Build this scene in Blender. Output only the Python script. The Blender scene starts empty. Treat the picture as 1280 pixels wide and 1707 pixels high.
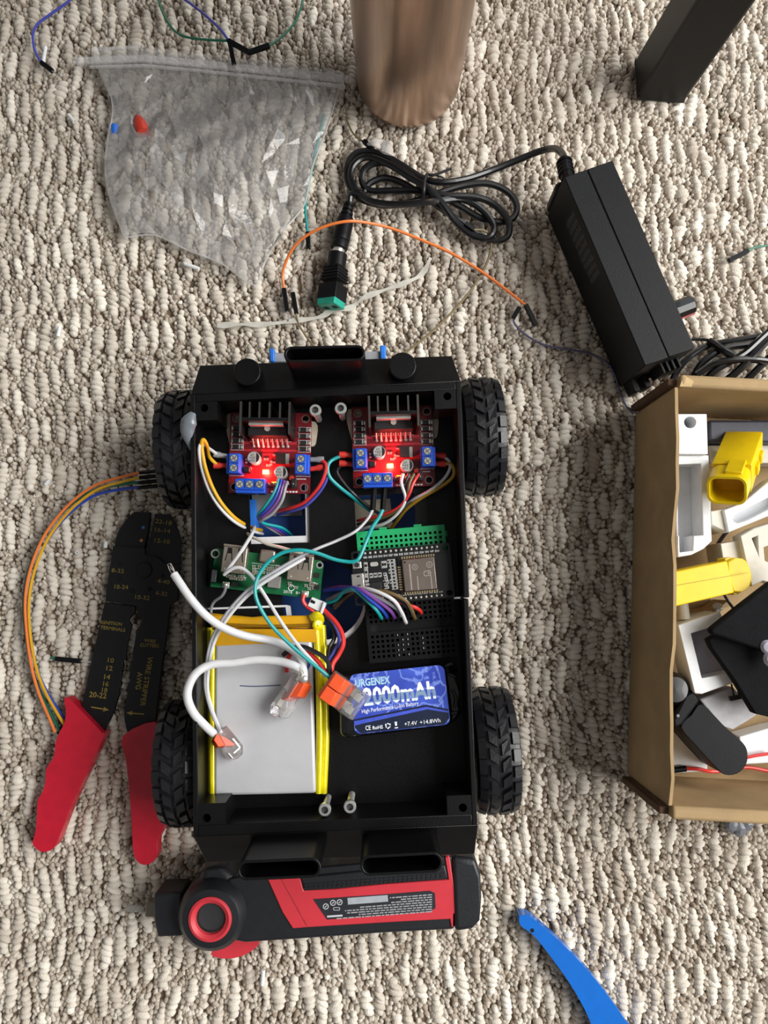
import bpy, bmesh, math, random
import numpy as np
from mathutils import Matrix, Vector, geometry

# ------------------------------------------------------------------ camera, world, lights, exposure
SC = bpy.context.scene
COL = SC.collection
S = 0.001                       # everything below is written in millimetres
F_PX, CAM_H, TILT = 1290.0, 451.0, math.radians(5.25)
cam_d = bpy.data.cameras.new('camera')
cam = bpy.data.objects.new('camera', cam_d)
COL.objects.link(cam)
cam.location = (0, 0, CAM_H * S)
cam.rotation_euler = (TILT, 0, 0)
cam_d.sensor_fit = 'VERTICAL'
cam_d.sensor_height = 36.0
cam_d.lens = 36.0 * F_PX / 1707.0
cam_d.clip_start = 0.01
cam_d.clip_end = 20
SC.camera = cam

world = bpy.data.worlds.new('room_light')
SC.world = world
world.use_nodes = True
bg = world.node_tree.nodes['Background']
bg.inputs[0].default_value = (0.95, 0.92, 0.88, 1)
bg.inputs[1].default_value = 0.17


def area(name, loc, target, sx, sy, watts, col):
    d = bpy.data.lights.new(name, 'AREA')
    d.shape = 'RECTANGLE'
    d.size, d.size_y, d.energy, d.color = sx, sy, watts, col
    o = bpy.data.objects.new(name, d)
    COL.objects.link(o)
    o.location = loc
    o.rotation_euler = (Vector(target) - Vector(loc)).to_track_quat('-Z', 'Y').to_euler()
    return o


area('window_daylight', (1.35, 0.15, 1.25), (0, 0.05, 0), 1.5, 1.2, 47, (1.0, 0.985, 0.95))
area('far_fill_light', (0.9, 2.1, 1.3), (0, 0.05, 0), 1.4, 1.0, 9, (0.92, 0.96, 1.0))  # secondary light added for highlights, no window known on that side

vs = SC.view_settings
vs.view_transform = 'Standard'
vs.look = 'None'
vs.exposure = 0.35
vs.gamma = 1.0
vs.use_curve_mapping = False

# ------------------------------------------------------------------ helpers
rnd = random.Random(7)
_c, _s = math.cos(TILT), math.sin(TILT)


def P(px, py, z=0.0):
    """world point (mm) at height z that the photograph shows at pixel px, py"""
    x = (px - 640) / F_PX
    y = (853.5 - py) / F_PX
    t = (z - CAM_H) / (y * _s - _c)
    return (x * t, (y * _c + _s) * t, z)


def PP(pts, z):
    return [P(a, b, z)[:2] for a, b in pts]


def P3(pts):
    return [P(*p) for p in pts]


def hexc(h):
    v = [int(h[i:i + 2], 16) / 255 for i in (1, 3, 5)]
    return tuple(c / 12.92 if c <= 0.04045 else ((c + 0.055) / 1.055) ** 2.4 for c in v)


MATS = {}


def mat(name, col, rough=.5, metal=0., var=.12, vscale=180., bump=0., bscale=900., spec=.5, emit=None, es=0., coat=0., trans=0., alpha=1., sss=0.):
    if name in MATS:
        return MATS[name]
    c = hexc(col) if isinstance(col, str) else col
    m = bpy.data.materials.new(name)
    MATS[name] = m
    m.use_nodes = True
    nt = m.node_tree
    b = nt.nodes['Principled BSDF']
    tc = nt.nodes.new('ShaderNodeTexCoord')
    nz = nt.nodes.new('ShaderNodeTexNoise')
    nz.inputs['Scale'].default_value = vscale
    nz.inputs['Detail'].default_value = 4
    nt.links.new(tc.outputs['Object'], nz.inputs['Vector'])
    rp = nt.nodes.new('ShaderNodeValToRGB')
    rp.color_ramp.elements[0].position = .3
    rp.color_ramp.elements[1].position = .7
    rp.color_ramp.elements[0].color = tuple(max(0, k * (1 - var)) for k in c) + (1,)
    rp.color_ramp.elements[1].color = tuple(min(1, k * (1 + var)) for k in c) + (1,)
    nt.links.new(nz.outputs['Fac'], rp.inputs['Fac'])
    nt.links.new(rp.outputs['Color'], b.inputs['Base Color'])
    b.inputs['Roughness'].default_value = rough
    b.inputs['Metallic'].default_value = metal
    b.inputs['Specular IOR Level'].default_value = spec
    b.inputs['Coat Weight'].default_value = coat
    b.inputs['Transmission Weight'].default_value = trans
    b.inputs['Alpha'].default_value = alpha
    if sss:
        b.inputs['Subsurface Weight'].default_value = sss
        b.inputs['Subsurface Radius'].default_value = (.002, .0015, .001)
    if emit:
        b.inputs['Emission Color'].default_value = tuple(emit) + (1,)
        b.inputs['Emission Strength'].default_value = es
    if bump:
        n2 = nt.nodes.new('ShaderNodeTexNoise')
        n2.inputs['Scale'].default_value = bscale
        n2.inputs['Detail'].default_value = 3
        nt.links.new(tc.outputs['Object'], n2.inputs['Vector'])
        bp = nt.nodes.new('ShaderNodeBump')
        bp.inputs['Strength'].default_value = bump
        bp.inputs['Distance'].default_value = .0006
        nt.links.new(n2.outputs['Fac'], bp.inputs['Height'])
        nt.links.new(bp.outputs['Normal'], b.inputs['Normal'])
    return m


def circ(x, y, r, n=20, a0=0.):
    return [(x + r * math.cos(a0 + 2 * math.pi * i / n), y + r * math.sin(a0 + 2 * math.pi * i / n)) for i in range(n)]


def rrect(x, y, w, h, r, n=5):
    out = []
    for k, (sx, sy) in enumerate(((1, 1), (-1, 1), (-1, -1), (1, -1))):
        cx, cy = x + sx * (w / 2 - r), y + sy * (h / 2 - r)
        for i in range(n + 1):
            a = math.pi / 2 * (k + i / n)
            out.append((cx + r * math.cos(a), cy + r * math.sin(a)))
    return out


def rot2(pts, a, cx=0, cy=0):
    c, s = math.cos(a), math.sin(a)
    return [(cx + c * x - s * y, cy + s * x + c * y) for x, y in pts]


def smooth_loop(pts, sub=5, closed=True):
    """Catmull-Rom through 2-D or 3-D points"""
    p = np.array(pts, float)
    n = len(p)
    out = []
    rng = range(n) if closed else range(n - 1)
    for i in rng:
        if closed:
            a, b, c, d = p[(i - 1) % n], p[i], p[(i + 1) % n], p[(i + 2) % n]
        else:
            b, c = p[i], p[i + 1]
            a = p[i - 1] if i else 2 * b - c
            d = p[i + 2] if i + 2 < n else 2 * c - b
        for k in range(sub):
            t = k / sub
            out.append(tuple(.5 * ((2 * b) + (-a + c) * t + (2 * a - 5 * b + 4 * c - d) * t * t + (-a + 3 * b - 3 * c + d) * t ** 3)))
    if not closed:
        out.append(tuple(p[-1]))
    return out


class M:
    """collects shapes in millimetres; several material slots"""

    def __init__(self):
        self.v, self.f, self.mi = [], [], []

    def add(self, v, f, mi=0, T=None):
        o = len(self.v)
        if T is not None:
            v = [tuple(T @ Vector(p)) for p in v]
        self.v += [tuple(p) for p in v]
        self.f += [tuple(i + o for i in q) for q in f]
        self.mi += [mi] * len(f)
        return self

    def box(self, x, y, z, sx, sy, sz, mi=0, rz=0., T=None):
        """centre x, y; z is the BOTTOM"""
        c, s = math.cos(rz), math.sin(rz)
        v = []
        for k in (0, 1):
            for a, b in ((-1, -1), (1, -1), (1, 1), (-1, 1)):
                lx, ly = a * sx / 2, b * sy / 2
                v.append((x + c * lx - s * ly, y + s * lx + c * ly, z + k * sz))
        return self.add(v, [(3, 2, 1, 0), (4, 5, 6, 7), (0, 1, 5, 4), (1, 2, 6, 5), (2, 3, 7, 6), (3, 0, 4, 7)], mi, T)

    def prism(self, poly, z0, z1, holes=(), mi=0, wall=None, T=None, zf=None):
        """extrude a polygon (with holes); zf(x, y) may tilt the top"""
        def area2(p):
            return sum(p[i][0] * p[(i + 1) % len(p)][1] - p[(i + 1) % len(p)][0] * p[i][1] for i in range(len(p)))
        if area2(poly) < 0:
            poly = poly[::-1]
        loops = [list(poly)] + [list(h)[::-1] if area2(h) > 0 else list(h) for h in holes]
        flat = [p for l in loops for p in l]
        if len(loops) == 1 and len(poly) <= 4:
            tris = [tuple(range(len(poly)))]
        elif len(loops) == 1:
            tris = geometry.tessellate_polygon([[Vector((x, y, 0)) for x, y in l] for l in loops])
        else:
            ed, o = [], 0
            for l in loops:
                ed += [(o + i, o + (i + 1) % len(l)) for i in range(len(l))]
                o += len(l)
            r = geometry.delaunay_2d_cdt([Vector(p) for p in flat], ed, [], 0, 1e-6)
            old = [q[0] if q else 0 for q in r[3]]

            def inside(l, x, y):
                w = False
                for i in range(len(l)):
                    (x1, y1), (x2, y2) = l[i], l[i - 1]
                    if (y1 > y) != (y2 > y) and x < (x2 - x1) * (y - y1) / (y2 - y1) + x1:
                        w = not w
                return w
            tris = []
            for t in r[2]:
                t = [old[i] for i in t]
                gx, gy = sum(flat[i][0] for i in t) / 3, sum(flat[i][1] for i in t) / 3
                if inside(loops[0], gx, gy) and not any(inside(h, gx, gy) for h in loops[1:]):
                    tris.append(tuple(t))
        n = len(flat)
        dz = zf if zf else (lambda x, y: 0)
        v = [(x, y, z0) for x, y in flat] + [(x, y, z1 + dz(x, y)) for x, y in flat]
        f, mi_l = [], []
        for t in tris:
            t = list(t)
            if area2([flat[i] for i in t]) < 0:
                t = t[::-1]
            f.append(tuple(i + n for i in t))
            f.append(tuple(t[::-1]))
            mi_l += [mi, mi]
        o = 0
        for li, l in enumerate(loops):
            k = len(l)
            for i in range(k):
                a, b = o + i, o + (i + 1) % k
                f.append((a, b, b + n, a + n))
                mi_l.append(mi if wall is None or (li == 0 and wall[0] is None) else wall[0 if li == 0 else 1])
            o += k
        base = len(self.mi)
        self.add(v, f, mi, T)
        self.mi[base:] = mi_l
        return self

    def lathe(self, prof, c=(0, 0, 0), seg=24, mi=0, T=None, cap=True):
        v, f = [], []
        n = len(prof)
        for i in range(seg):
            a = 2 * math.pi * i / seg
            for r, z in prof:
                v.append((c[0] + r * math.cos(a), c[1] + r * math.sin(a), c[2] + z))
        for i in range(seg):
            j = (i + 1) % seg
            for k in range(n - 1):
                f.append((i * n + k, j * n + k, j * n + k + 1, i * n + k + 1))
        if cap:
            f.append(tuple(i * n for i in range(seg))[::-1])
            f.append(tuple(i * n + n - 1 for i in range(seg)))
        return self.add(v, f, mi, T)

    def cyl(self, x, y, z, r, h, seg=20, mi=0, T=None, r2=None):
        return self.lathe([(r, 0), (r2 if r2 is not None else r, h)], (x, y, z), seg, mi, T)

    def tube(self, pts, r, seg=8, mi=0, sub=6, T=None, rr=None, closed=False, flat=1.0):
        p = np.array(smooth_loop(pts, sub, closed) if sub > 1 else pts, float)
        n = len(p)
        t = np.gradient(p, axis=0)
        if closed:
            t = np.roll(p, -1, 0) - np.roll(p, 1, 0)
        t /= np.maximum(np.linalg.norm(t, axis=1, keepdims=True), 1e-9)
        up = np.array((0, 0, 1.)) if abs(t[0][2]) < .9 else np.array((1., 0, 0))
        v, f = [], []
        for i in range(n):
            nrm = up - t[i] * np.dot(up, t[i])
            nrm /= max(np.linalg.norm(nrm), 1e-9)
            up = nrm
            bi = np.cross(t[i], nrm)
            R = r if rr is None else np.interp(i / (n - 1), [q[0] for q in rr], [q[1] for q in rr])
            for k in range(seg):
                a = 2 * math.pi * k / seg
                v.append(tuple(p[i] + R * (math.cos(a) * bi + flat * math.sin(a) * nrm)))
        for i in range(n if closed else n - 1):
            j = (i + 1) % n
            for k in range(seg):
                l = (k + 1) % seg
                f.append((i * seg + k, i * seg + l, j * seg + l, j * seg + k))
        if not closed:
            f.append(tuple(range(seg))[::-1])
            f.append(tuple((n - 1) * seg + k for k in range(seg)))
        return self.add(v, f, mi, T)

    def text(self, s, A, B, h, z, mi=0, thick=.06, bold=0.0, T=None):
        """letters of height h standing on the line A-B (left to right), fitted to its length"""
        v, f, w = glyphs(s, bold)
        if not v:
            return self
        L = math.hypot(B[0] - A[0], B[1] - A[1])
        c, sn = (B[0] - A[0]) / L, (B[1] - A[1]) / L
        vv = []
        for x, y, k in v:
            lx, ly = x / w * L, y / .72 * h
            vv.append((A[0] + c * lx - sn * ly, A[1] + sn * lx + c * ly, z + (thick if k > 0 else 0)))
        return self.add(vv, f, mi, T)

    def ptext(self, s, a, b, hpx, z, mi=0, bold=0.0):
        A, B = P(a[0], a[1], z), P(b[0], b[1], z)
        return self.text(s, A, B, hpx * (CAM_H - z) / F_PX, z, mi, bold=bold)


_G = {}


def glyphs(s, bold):
    if (s, bold) in _G:
        return _G[(s, bold)]
    cu = bpy.data.curves.new('letters', 'FONT')
    cu.body = s
    cu.resolution_u = 2
    cu.offset = bold
    cu.extrude = .01
    o = bpy.data.objects.new('letters', cu)
    COL.objects.link(o)
    dg = bpy.context.evaluated_depsgraph_get()
    me = o.evaluated_get(dg).to_mesh()
    v = [tuple(p.co) for p in me.vertices]
    f = [tuple(p.vertices) for p in me.polygons]
    o.evaluated_get(dg).to_mesh_clear()
    bpy.data.objects.remove(o)
    bpy.data.curves.remove(cu)
    x0 = min((p[0] for p in v), default=0)
    w = max((p[0] for p in v), default=1) - x0
    v = [(p[0] - x0, p[1], p[2]) for p in v]
    _G[(s, bold)] = (v, f, w)
    return _G[(s, bold)]


FR = {}            # object -> Matrix world(mm) of its thing


def put(o, label=None, cat=None, group=None, kind=None):
    if label:
        o['label'] = label
    if cat:
        o['category'] = cat
    if group:
        o['group'] = group
    if kind:
        o['kind'] = kind
    return o


def mesh_of(m, name, mats, inv=None, sharp=38):
    me = bpy.data.meshes.new(name)
    v = np.array(m.v, float)
    if inv is not None:
        A = np.array(inv)
        v = v @ A[:3, :3].T + A[:3, 3]
    me.from_pydata((v * S).tolist(), [], m.f)
    for k in (mats if isinstance(mats, (list, tuple)) else [mats]):
        me.materials.append(k)
    me.polygons.foreach_set('material_index', m.mi)
    bm = bmesh.new()
    bm.from_mesh(me)
    bmesh.ops.recalc_face_normals(bm, faces=bm.faces)
    bm.to_mesh(me)
    bm.free()
    me.shade_smooth()
    me.set_sharp_from_angle(angle=math.radians(sharp))
    return me


def bevel(o, w, seg=2):
    b = o.modifiers.new('edge', 'BEVEL')
    b.width = w * S
    b.segments = seg
    b.limit_method = 'ANGLE'
    b.angle_limit = math.radians(40)
    return o


def thing(name, label, cat, loc=(0, 0, 0), rz=0., group=None, R=None):
    o = bpy.data.objects.new(name, None)
    o.empty_display_size = .005
    COL.objects.link(o)
    mw = Matrix.Translation(Vector(loc)) @ (R if R is not None else Matrix.Rotation(rz, 4, 'Z'))
    o.location = Vector(loc) * S
    o.rotation_euler = mw.to_euler()
    FR[o] = mw
    return put(o, label, cat, group)


def part(name, m, mats, parent, world=True, bev=0, label=None, kind=None, sharp=38, seg=2):
    """world=True: shapes written in world mm; else in the thing's own frame"""
    inv = FR[parent].inverted() if world else None
    o = bpy.data.objects.new(name, mesh_of(m, name, mats, inv, sharp))
    COL.objects.link(o)
    o.parent = parent
    FR[o] = FR[parent]
    if bev:
        bevel(o, bev, seg)
    return put(o, label, None, None, kind)


def solo(name, label, cat, m, mats, group=None, bev=0, kind=None, sharp=38, seg=2):
    v = np.array(m.v, float)
    base = ((v[:, 0].min() + v[:, 0].max()) / 2, (v[:, 1].min() + v[:, 1].max()) / 2, v[:, 2].min())
    T = Matrix.Translation(Vector(base))
    o = bpy.data.objects.new(name, mesh_of(m, name, mats, T.inverted(), sharp))
    COL.objects.link(o)
    o.location = Vector(base) * S
    FR[o] = T
    if bev:
        bevel(o, bev, seg)
    return put(o, label, cat, group, kind)


def again(o, dx=0, dy=0, dz=0, rz=None):
    """another piece that shares o's mesh, moved within its thing (mm)"""
    c = o.copy()
    COL.objects.link(c)
    c.location = o.location + Vector((dx, dy, dz)) * S
    FR[c] = FR[o]
    if rz is not None:
        c.rotation_euler.z = rz
    return c


def dup(root, loc, rz, label):
    def tree(o, parent):
        c = o.copy()
        COL.objects.link(c)
        c.parent = parent
        FR[c] = FR[parent] if parent else None
        for ch in list(o.children):
            tree(ch, c)
        return c
    r = root.copy()
    COL.objects.link(r)
    r.location = Vector(loc) * S
    r.rotation_euler = (0, 0, rz)
    FR[r] = Matrix.Translation(Vector(loc)) @ Matrix.Rotation(rz, 4, 'Z')
    r['label'] = label
    for ch in list(root.children):
        tree(ch, r)
    return r


def frame_along(a, b):
    """matrix whose local +X runs from a to b, origin at a"""
    a, b = Vector(a), Vector(b)
    x = (b - a).normalized()
    z = Vector((0, 0, 1))
    if abs(x.z) > .95:
        z = Vector((0, 1, 0))
    y = z.cross(x).normalized()
    z = x.cross(y)
    m = Matrix((x, y, z)).transposed().to_4x4()
    m.translation = a
    return m

# ------------------------------------------------------------------ materials
BLACK = mat('black_print', '#0b0b0d', .36, bump=.2, bscale=1600, spec=.28)
BLACK2 = mat('black_plastic', '#0e0f12', .42, bump=.15, bscale=1500, spec=.22)
RUBBER = mat('black_rubber', '#1a1b1f', .5, bump=.3, bscale=900, spec=.45)
WHITE_PL = mat('white_plastic', '#dddfe2', .5, var=.04, bump=.1)
OFFWHITE = mat('offwhite_plastic', '#cfc9bd', .55, var=.06, bump=.1)
STEEL = mat('steel', '#d2d3d1', .32, .75, var=.08)
TIN = mat('tinned_metal', '#dedcd5', .3, .7, var=.1)
NICKEL = mat('nickel_shell', '#b9ada0', .38, .85, var=.06)
BLUE_T = mat('blue_terminal', '#1d53c8', .42, var=.08)
RED_PCB = mat('red_board', '#74101b', .36, var=.18, vscale=220)
SILK = mat('white_print', '#d9dadb', .6, var=.05)
GREEN_PCB = mat('green_board', '#0a5a33', .35, var=.2, vscale=240)
BLK_PCB = mat('black_board', '#101113', .35, var=.2)
CHIP = mat('chip_black', '#131316', .5)
GOLD = mat('gold_print', '#8d7a35', .5, .2, var=.2)
ORANGE_L = mat('orange_lever', '#ee5a2e', .4, var=.06)
CARD = mat('cardboard', '#a58c68', .85, var=.1, vscale=60, bump=.15, bscale=500, spec=.2)
CARD_SHADE = mat('cardboard_shaded', '#5a4536', .9, var=.12, vscale=80, spec=.2)  # shadow of the box's corner gap put into the brown
YEL_PL = mat('yellow_plastic', '#e6c407', .38, var=.04)
RED_GRIP = mat('red_vinyl', '#c3142f', .38, var=.08, coat=.1)
WIRE_C = {}


def wc(name, col=None):
    if name not in WIRE_C:
        WIRE_C[name] = mat('wire_' + name, col, .42, var=.05, coat=.15)
    return WIRE_C[name]


for n_, c_ in dict(white='#cfd0d3', grey='#8f9096', yellow='#d9a51c', red='#d8322f', orange='#ea7d3a', teal='#139a9c', blue='#2a49b8', purple='#7a4596', black='#16161a',
                   brown='#6b5530', green='#0f6b52', violet='#55506f', olive='#77694a', ochre='#b18a1e', indigo='#4a4fb0', cream='#d9d4c6').items():
    wc(n_, c_)
FERR_R = mat('red_ferrule', '#d8382e', .45)
FERR_G = mat('grey_ferrule', '#8d8f92', .45)


def film(name, milk, rough, blend=.1, bump=.35, scale=60.):
    """thin clear plastic: mostly see-through, a little milky, glossy where it faces away"""
    m = bpy.data.materials.new(name)
    m.use_nodes = True
    nt = m.node_tree
    nt.nodes.clear()
    N = nt.nodes.new
    out, tr, gl, df = N('ShaderNodeOutputMaterial'), N('ShaderNodeBsdfTransparent'), N('ShaderNodeBsdfGlossy'), N('ShaderNodeBsdfDiffuse')
    fr, nz, tc, bp, m1, m2 = N('ShaderNodeLayerWeight'), N('ShaderNodeTexNoise'), N('ShaderNodeTexCoord'), N('ShaderNodeBump'), N('ShaderNodeMixShader'), N('ShaderNodeMixShader')
    tr.inputs[0].default_value = (.995, .995, .995, 1)
    gl.inputs['Color'].default_value = (1, 1, 1, 1)
    gl.inputs['Roughness'].default_value = rough
    df.inputs['Color'].default_value = (.9, .9, .91, 1)
    nz.inputs['Scale'].default_value = scale
    nz.inputs['Detail'].default_value = 3
    bp.inputs['Strength'].default_value = bump
    bp.inputs['Distance'].default_value = .002
    L = nt.links.new
    L(tc.outputs['Object'], nz.inputs['Vector'])
    L(nz.outputs['Fac'], bp.inputs['Height'])
    L(bp.outputs['Normal'], gl.inputs['Normal'])
    L(bp.outputs['Normal'], fr.inputs['Normal'])
    fr.inputs['Blend'].default_value = blend
    L(fr.outputs['Fresnel'], m2.inputs['Fac'])
    m1.inputs['Fac'].default_value = milk
    L(tr.outputs[0], m1.inputs[1])
    L(df.outputs[0], m1.inputs[2])
    L(m1.outputs[0], m2.inputs[1])
    L(gl.outputs[0], m2.inputs[2])
    L(m2.outputs[0], out.inputs[0])
    return m


CLEAR = film('clear_plastic', .13, .06, .25, .15, 200)

# ------------------------------------------------------------------ floor and carpet
m = M().box(0, 65, -10, 1400, 1400, 5)
o = bpy.data.objects.new('floor', mesh_of(m, 'floor', mat('floor_backing', '#6d5e50', .9, bump=.3)))
COL.objects.link(o)
o['kind'] = 'structure'


def carpet():
    """looped berber pile: staggered fat cream clusters, between them small darker loops"""
    g = np.random.default_rng(11)
    big, small = [], []
    PITCH = 8.1
    for i in range(-52, 53):
        x0 = i * PITCH
        y = -340 + (15 if i % 2 else 0) + g.uniform(-5, 5)
        while y < 520:
            n = g.integers(4, 8)
            wmax = g.uniform(3.3, 4.9)
            sk = g.uniform(-.5, .5)
            tl = g.uniform(-.65, .35)
            cx = x0 + g.uniform(-1, 1)
            tone = g.normal(.01, .06)
            for k in range(n):
                u = (k + .5) / n
                env = .45 + .55 * math.sin(math.pi * u) ** .8
                w = wmax * env * g.uniform(.8, 1.15)
                big.append((cx + sk * (u - .5) * 4 + g.uniform(-.5, .5), y, w, g.uniform(1.9, 2.7), g.uniform(2.8, 3.9) * (.6 + .4 * env), tl + g.normal(0, .25), tone + g.normal(0, .03)))
                y += g.uniform(2.5, 3.7)
            ye = y + g.uniform(5, 12)
            while y < ye:
                for q in range(g.integers(2, 5)):
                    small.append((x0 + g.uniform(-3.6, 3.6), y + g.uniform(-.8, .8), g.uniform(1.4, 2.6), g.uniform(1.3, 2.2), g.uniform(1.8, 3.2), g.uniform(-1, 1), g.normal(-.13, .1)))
                y += g.uniform(2.2, 3.1)
        for dx in (-.28, .5):
            yy = -340
            while yy < 520:                  # little loops that fill the seams between the columns
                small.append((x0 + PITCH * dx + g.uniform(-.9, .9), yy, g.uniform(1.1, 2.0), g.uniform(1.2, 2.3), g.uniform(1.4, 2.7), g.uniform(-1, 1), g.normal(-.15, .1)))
                yy += g.uniform(2.3, 3.3)
    V, F, C = [], [], []
    off = 0
    for arr, seg, zc, rings in ((np.array(big), 8, -3.8, (-.35, .4, .98)), (np.array(small), 6, -4.5, (-.15, .75))):
        n = len(arr)
        ang = np.arange(seg) * 2 * np.pi / seg
        pts = []
        for t in rings:
            pts.append(np.stack([np.cos(ang) * math.cos(t), np.sin(ang) * math.cos(t), np.full(seg, math.sin(t))], -1))
        unit = np.concatenate(pts + [np.array([[0, 0, 1.]])])
        k = len(unit)
        loc = unit[None] * arr[:, None, 2:5]
        a = arr[:, 5][:, None]
        c, s = np.cos(a), np.sin(a)
        xx = arr[:, 0][:, None] + c * loc[..., 0] - s * loc[..., 1]
        yy = arr[:, 1][:, None] + s * loc[..., 0] + c * loc[..., 1]
        xx = xx + 2.2 * np.sin(yy * .021) + yy * -.012 + 1.6 * np.sin(yy * .07 + xx * .02)
        zz = zc + loc[..., 2] + (.5 * np.sin(arr[:, 0] * .05) * np.sin(arr[:, 1] * .04))[:, None]
        V.append(np.stack([xx, yy, zz], -1).reshape(-1, 3))
        nr = len(rings)
        f = []
        for r in range(nr - 1):
            for i in range(seg):
                j = (i + 1) % seg
                f.append((r * seg + i, r * seg + j, (r + 1) * seg + j, (r + 1) * seg + i))
        for i in range(seg):
            f.append(((nr - 1) * seg + i, (nr - 1) * seg + (i + 1) % seg, k - 1, k - 1))
        f = np.array(f)
        F.append((f[None] + (np.arange(n) * k)[:, None, None] + off).reshape(-1, 4))
        off += n * k
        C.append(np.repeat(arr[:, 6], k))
    V = np.concatenate(V)
    F = np.concatenate(F)
    C = np.concatenate(C)
    ln = np.where(F[:, 2] == F[:, 3], 3, 4)
    flat = F.reshape(-1)[np.stack([np.ones(len(F), bool), np.ones(len(F), bool), np.ones(len(F), bool), ln == 4], -1).reshape(-1)]
    me = bpy.data.meshes.new('carpet')
    me.vertices.add(len(V))
    me.vertices.foreach_set('co', (V * S).astype(np.float32).reshape(-1))
    me.loops.add(len(flat))
    me.loops.foreach_set('vertex_index', flat.astype(np.int32))
    me.polygons.add(len(F))
    me.polygons.foreach_set('loop_start', np.concatenate([[0], np.cumsum(ln)[:-1]]).astype(np.int32))
    me.update()
    me.validate()
    me.shade_smooth()
    at = me.attributes.new('tone', 'FLOAT', 'POINT')
    at.data.foreach_set('value', C.astype(np.float32))
    mt = mat('berber_yarn', '#cfc4b2', .95, var=.14, vscale=320, bump=.9, bscale=1500, spec=.15)
    nt = mt.node_tree
    b = nt.nodes['Principled BSDF']
    b.inputs['Sheen Weight'].default_value = .15
    src = b.inputs['Base Color'].links[0].from_socket
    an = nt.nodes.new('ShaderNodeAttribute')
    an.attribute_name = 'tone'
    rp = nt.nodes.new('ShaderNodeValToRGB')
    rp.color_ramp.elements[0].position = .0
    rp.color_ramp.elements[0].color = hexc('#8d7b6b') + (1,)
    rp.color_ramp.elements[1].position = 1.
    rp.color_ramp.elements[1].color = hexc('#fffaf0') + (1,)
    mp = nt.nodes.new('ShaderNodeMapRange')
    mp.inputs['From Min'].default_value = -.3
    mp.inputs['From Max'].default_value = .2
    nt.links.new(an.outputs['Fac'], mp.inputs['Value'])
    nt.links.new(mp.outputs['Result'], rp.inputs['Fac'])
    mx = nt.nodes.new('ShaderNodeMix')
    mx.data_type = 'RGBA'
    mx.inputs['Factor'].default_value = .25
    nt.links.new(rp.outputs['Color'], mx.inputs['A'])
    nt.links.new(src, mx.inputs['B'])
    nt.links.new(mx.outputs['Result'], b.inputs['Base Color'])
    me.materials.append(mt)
    o = bpy.data.objects.new('carpet', me)
    COL.objects.link(o)
    put(o, 'cream and beige looped berber carpet covering the whole floor', 'carpet', None, 'stuff')
    return o


carpet()

# ------------------------------------------------------------------ robot chassis
RIM = 70.0
_A, _B, _C, _D = [Vector(P(*q, RIM)[:2]) for q in ((317, 658), (768, 636), (797, 1375), (322, 1394))]


def ch(u, v):
    """chassis plan: u mm from the left wall, v mm from the front edge (136 x 216)"""
    u /= 136
    v /= 216
    p = (_A * (1 - u) + _B * u) * (1 - v) + (_D * (1 - u) + _C * u) * v
    return (p.x, p.y)


def chp(pts):
    return [ch(*p) for p in pts]


def chr_(u0, v0, u1, v1):
    return chp([(u0, v0), (u1, v0), (u1, v1), (u0, v1)])


robot = thing('robot_chassis', 'black 3D-printed robot car body with four knobby tyres, open on top over its wiring', 'robot', ch(68, 108) + (0,))
hole_l = PP([(414, 800), (514, 800), (516, 904), (418, 907)], 44)
hole_r = PP([(590, 826), (690, 822), (694, 890), (594, 894)], 44)
cx, cy = P(540, 1005, 44)[:2]
hole_c = circ(cx, cy, 22, 40)
m = M().prism(chr_(0, 0, 136, 216), 42.4, 44, [hole_l, hole_r, hole_c])
part('floor_plate', m, BLACK, robot)
hl2 = PP([(411, 797), (508, 797), (510, 893), (414, 896)], 42.4)
hr2 = PP([(587, 823), (690, 819), (694, 890), (591, 894)], 42.4)
m = M().prism(chr_(.3, .3, 135.7, 215.7), 40, 42.35, [hl2, hr2, circ(cx - 1.2, cy + 2.8, 22.2, 40)])
part('base_layer', m, WHITE_PL, robot, label='unpainted white plastic layer showing at the cutout edges')
SEAM = 108
part('side_wall', M().prism(chr_(0, 0, 2.4, 216), 34, RIM), BLACK, robot, bev=.4)
part('side_wall', M().prism(chr_(133.4, 0, 136, SEAM), 34, RIM), BLACK, robot, bev=.4)
part('side_wall', M().prism(chr_(133.2, SEAM + .7, 135.6, 216), 34, RIM), BLACK, robot, bev=.4)
part('end_wall', M().prism(chr_(2.4, 0, 133.4, 4), 34, RIM), BLACK, robot, bev=.4)
part('end_wall', M().prism(chr_(2.4, 211, 133.2, 216), 34, RIM), BLACK, robot, bev=.4)
part('seam_shim', M().prism(chr_(122, SEAM - .1, 133.3, SEAM + .9), 50, 52), WHITE_PL, robot, label='white edge at the seam of the right wall')
for (u0, v0, u1, v1, hu, hv) in ((2.4, 4, 13.5, 13.5, 7, 7.2), (122.5, 4, 133.4, 13.5, 129, 7.2), (2.4, 201, 15.5, 211, 6.5, 208.6), (121.5, 202, 133.2, 211, 129, 208.6)):
    h = circ(*ch(hu, hv), 2.0, 20)
    if v0 < 10:
        v0 = 4.05
        h = circ(*ch(hu, max(hv, 7.0)), 2.0, 20)
    else:
        h = circ(*ch(hu, 207.8), 2.0, 20)
    part('corner_boss', M().prism(chr_(u0, v0, u1, v1), 44, RIM, [h]), BLACK, robot)

# sloping bumpers at both ends
ZB = 59.0


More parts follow.
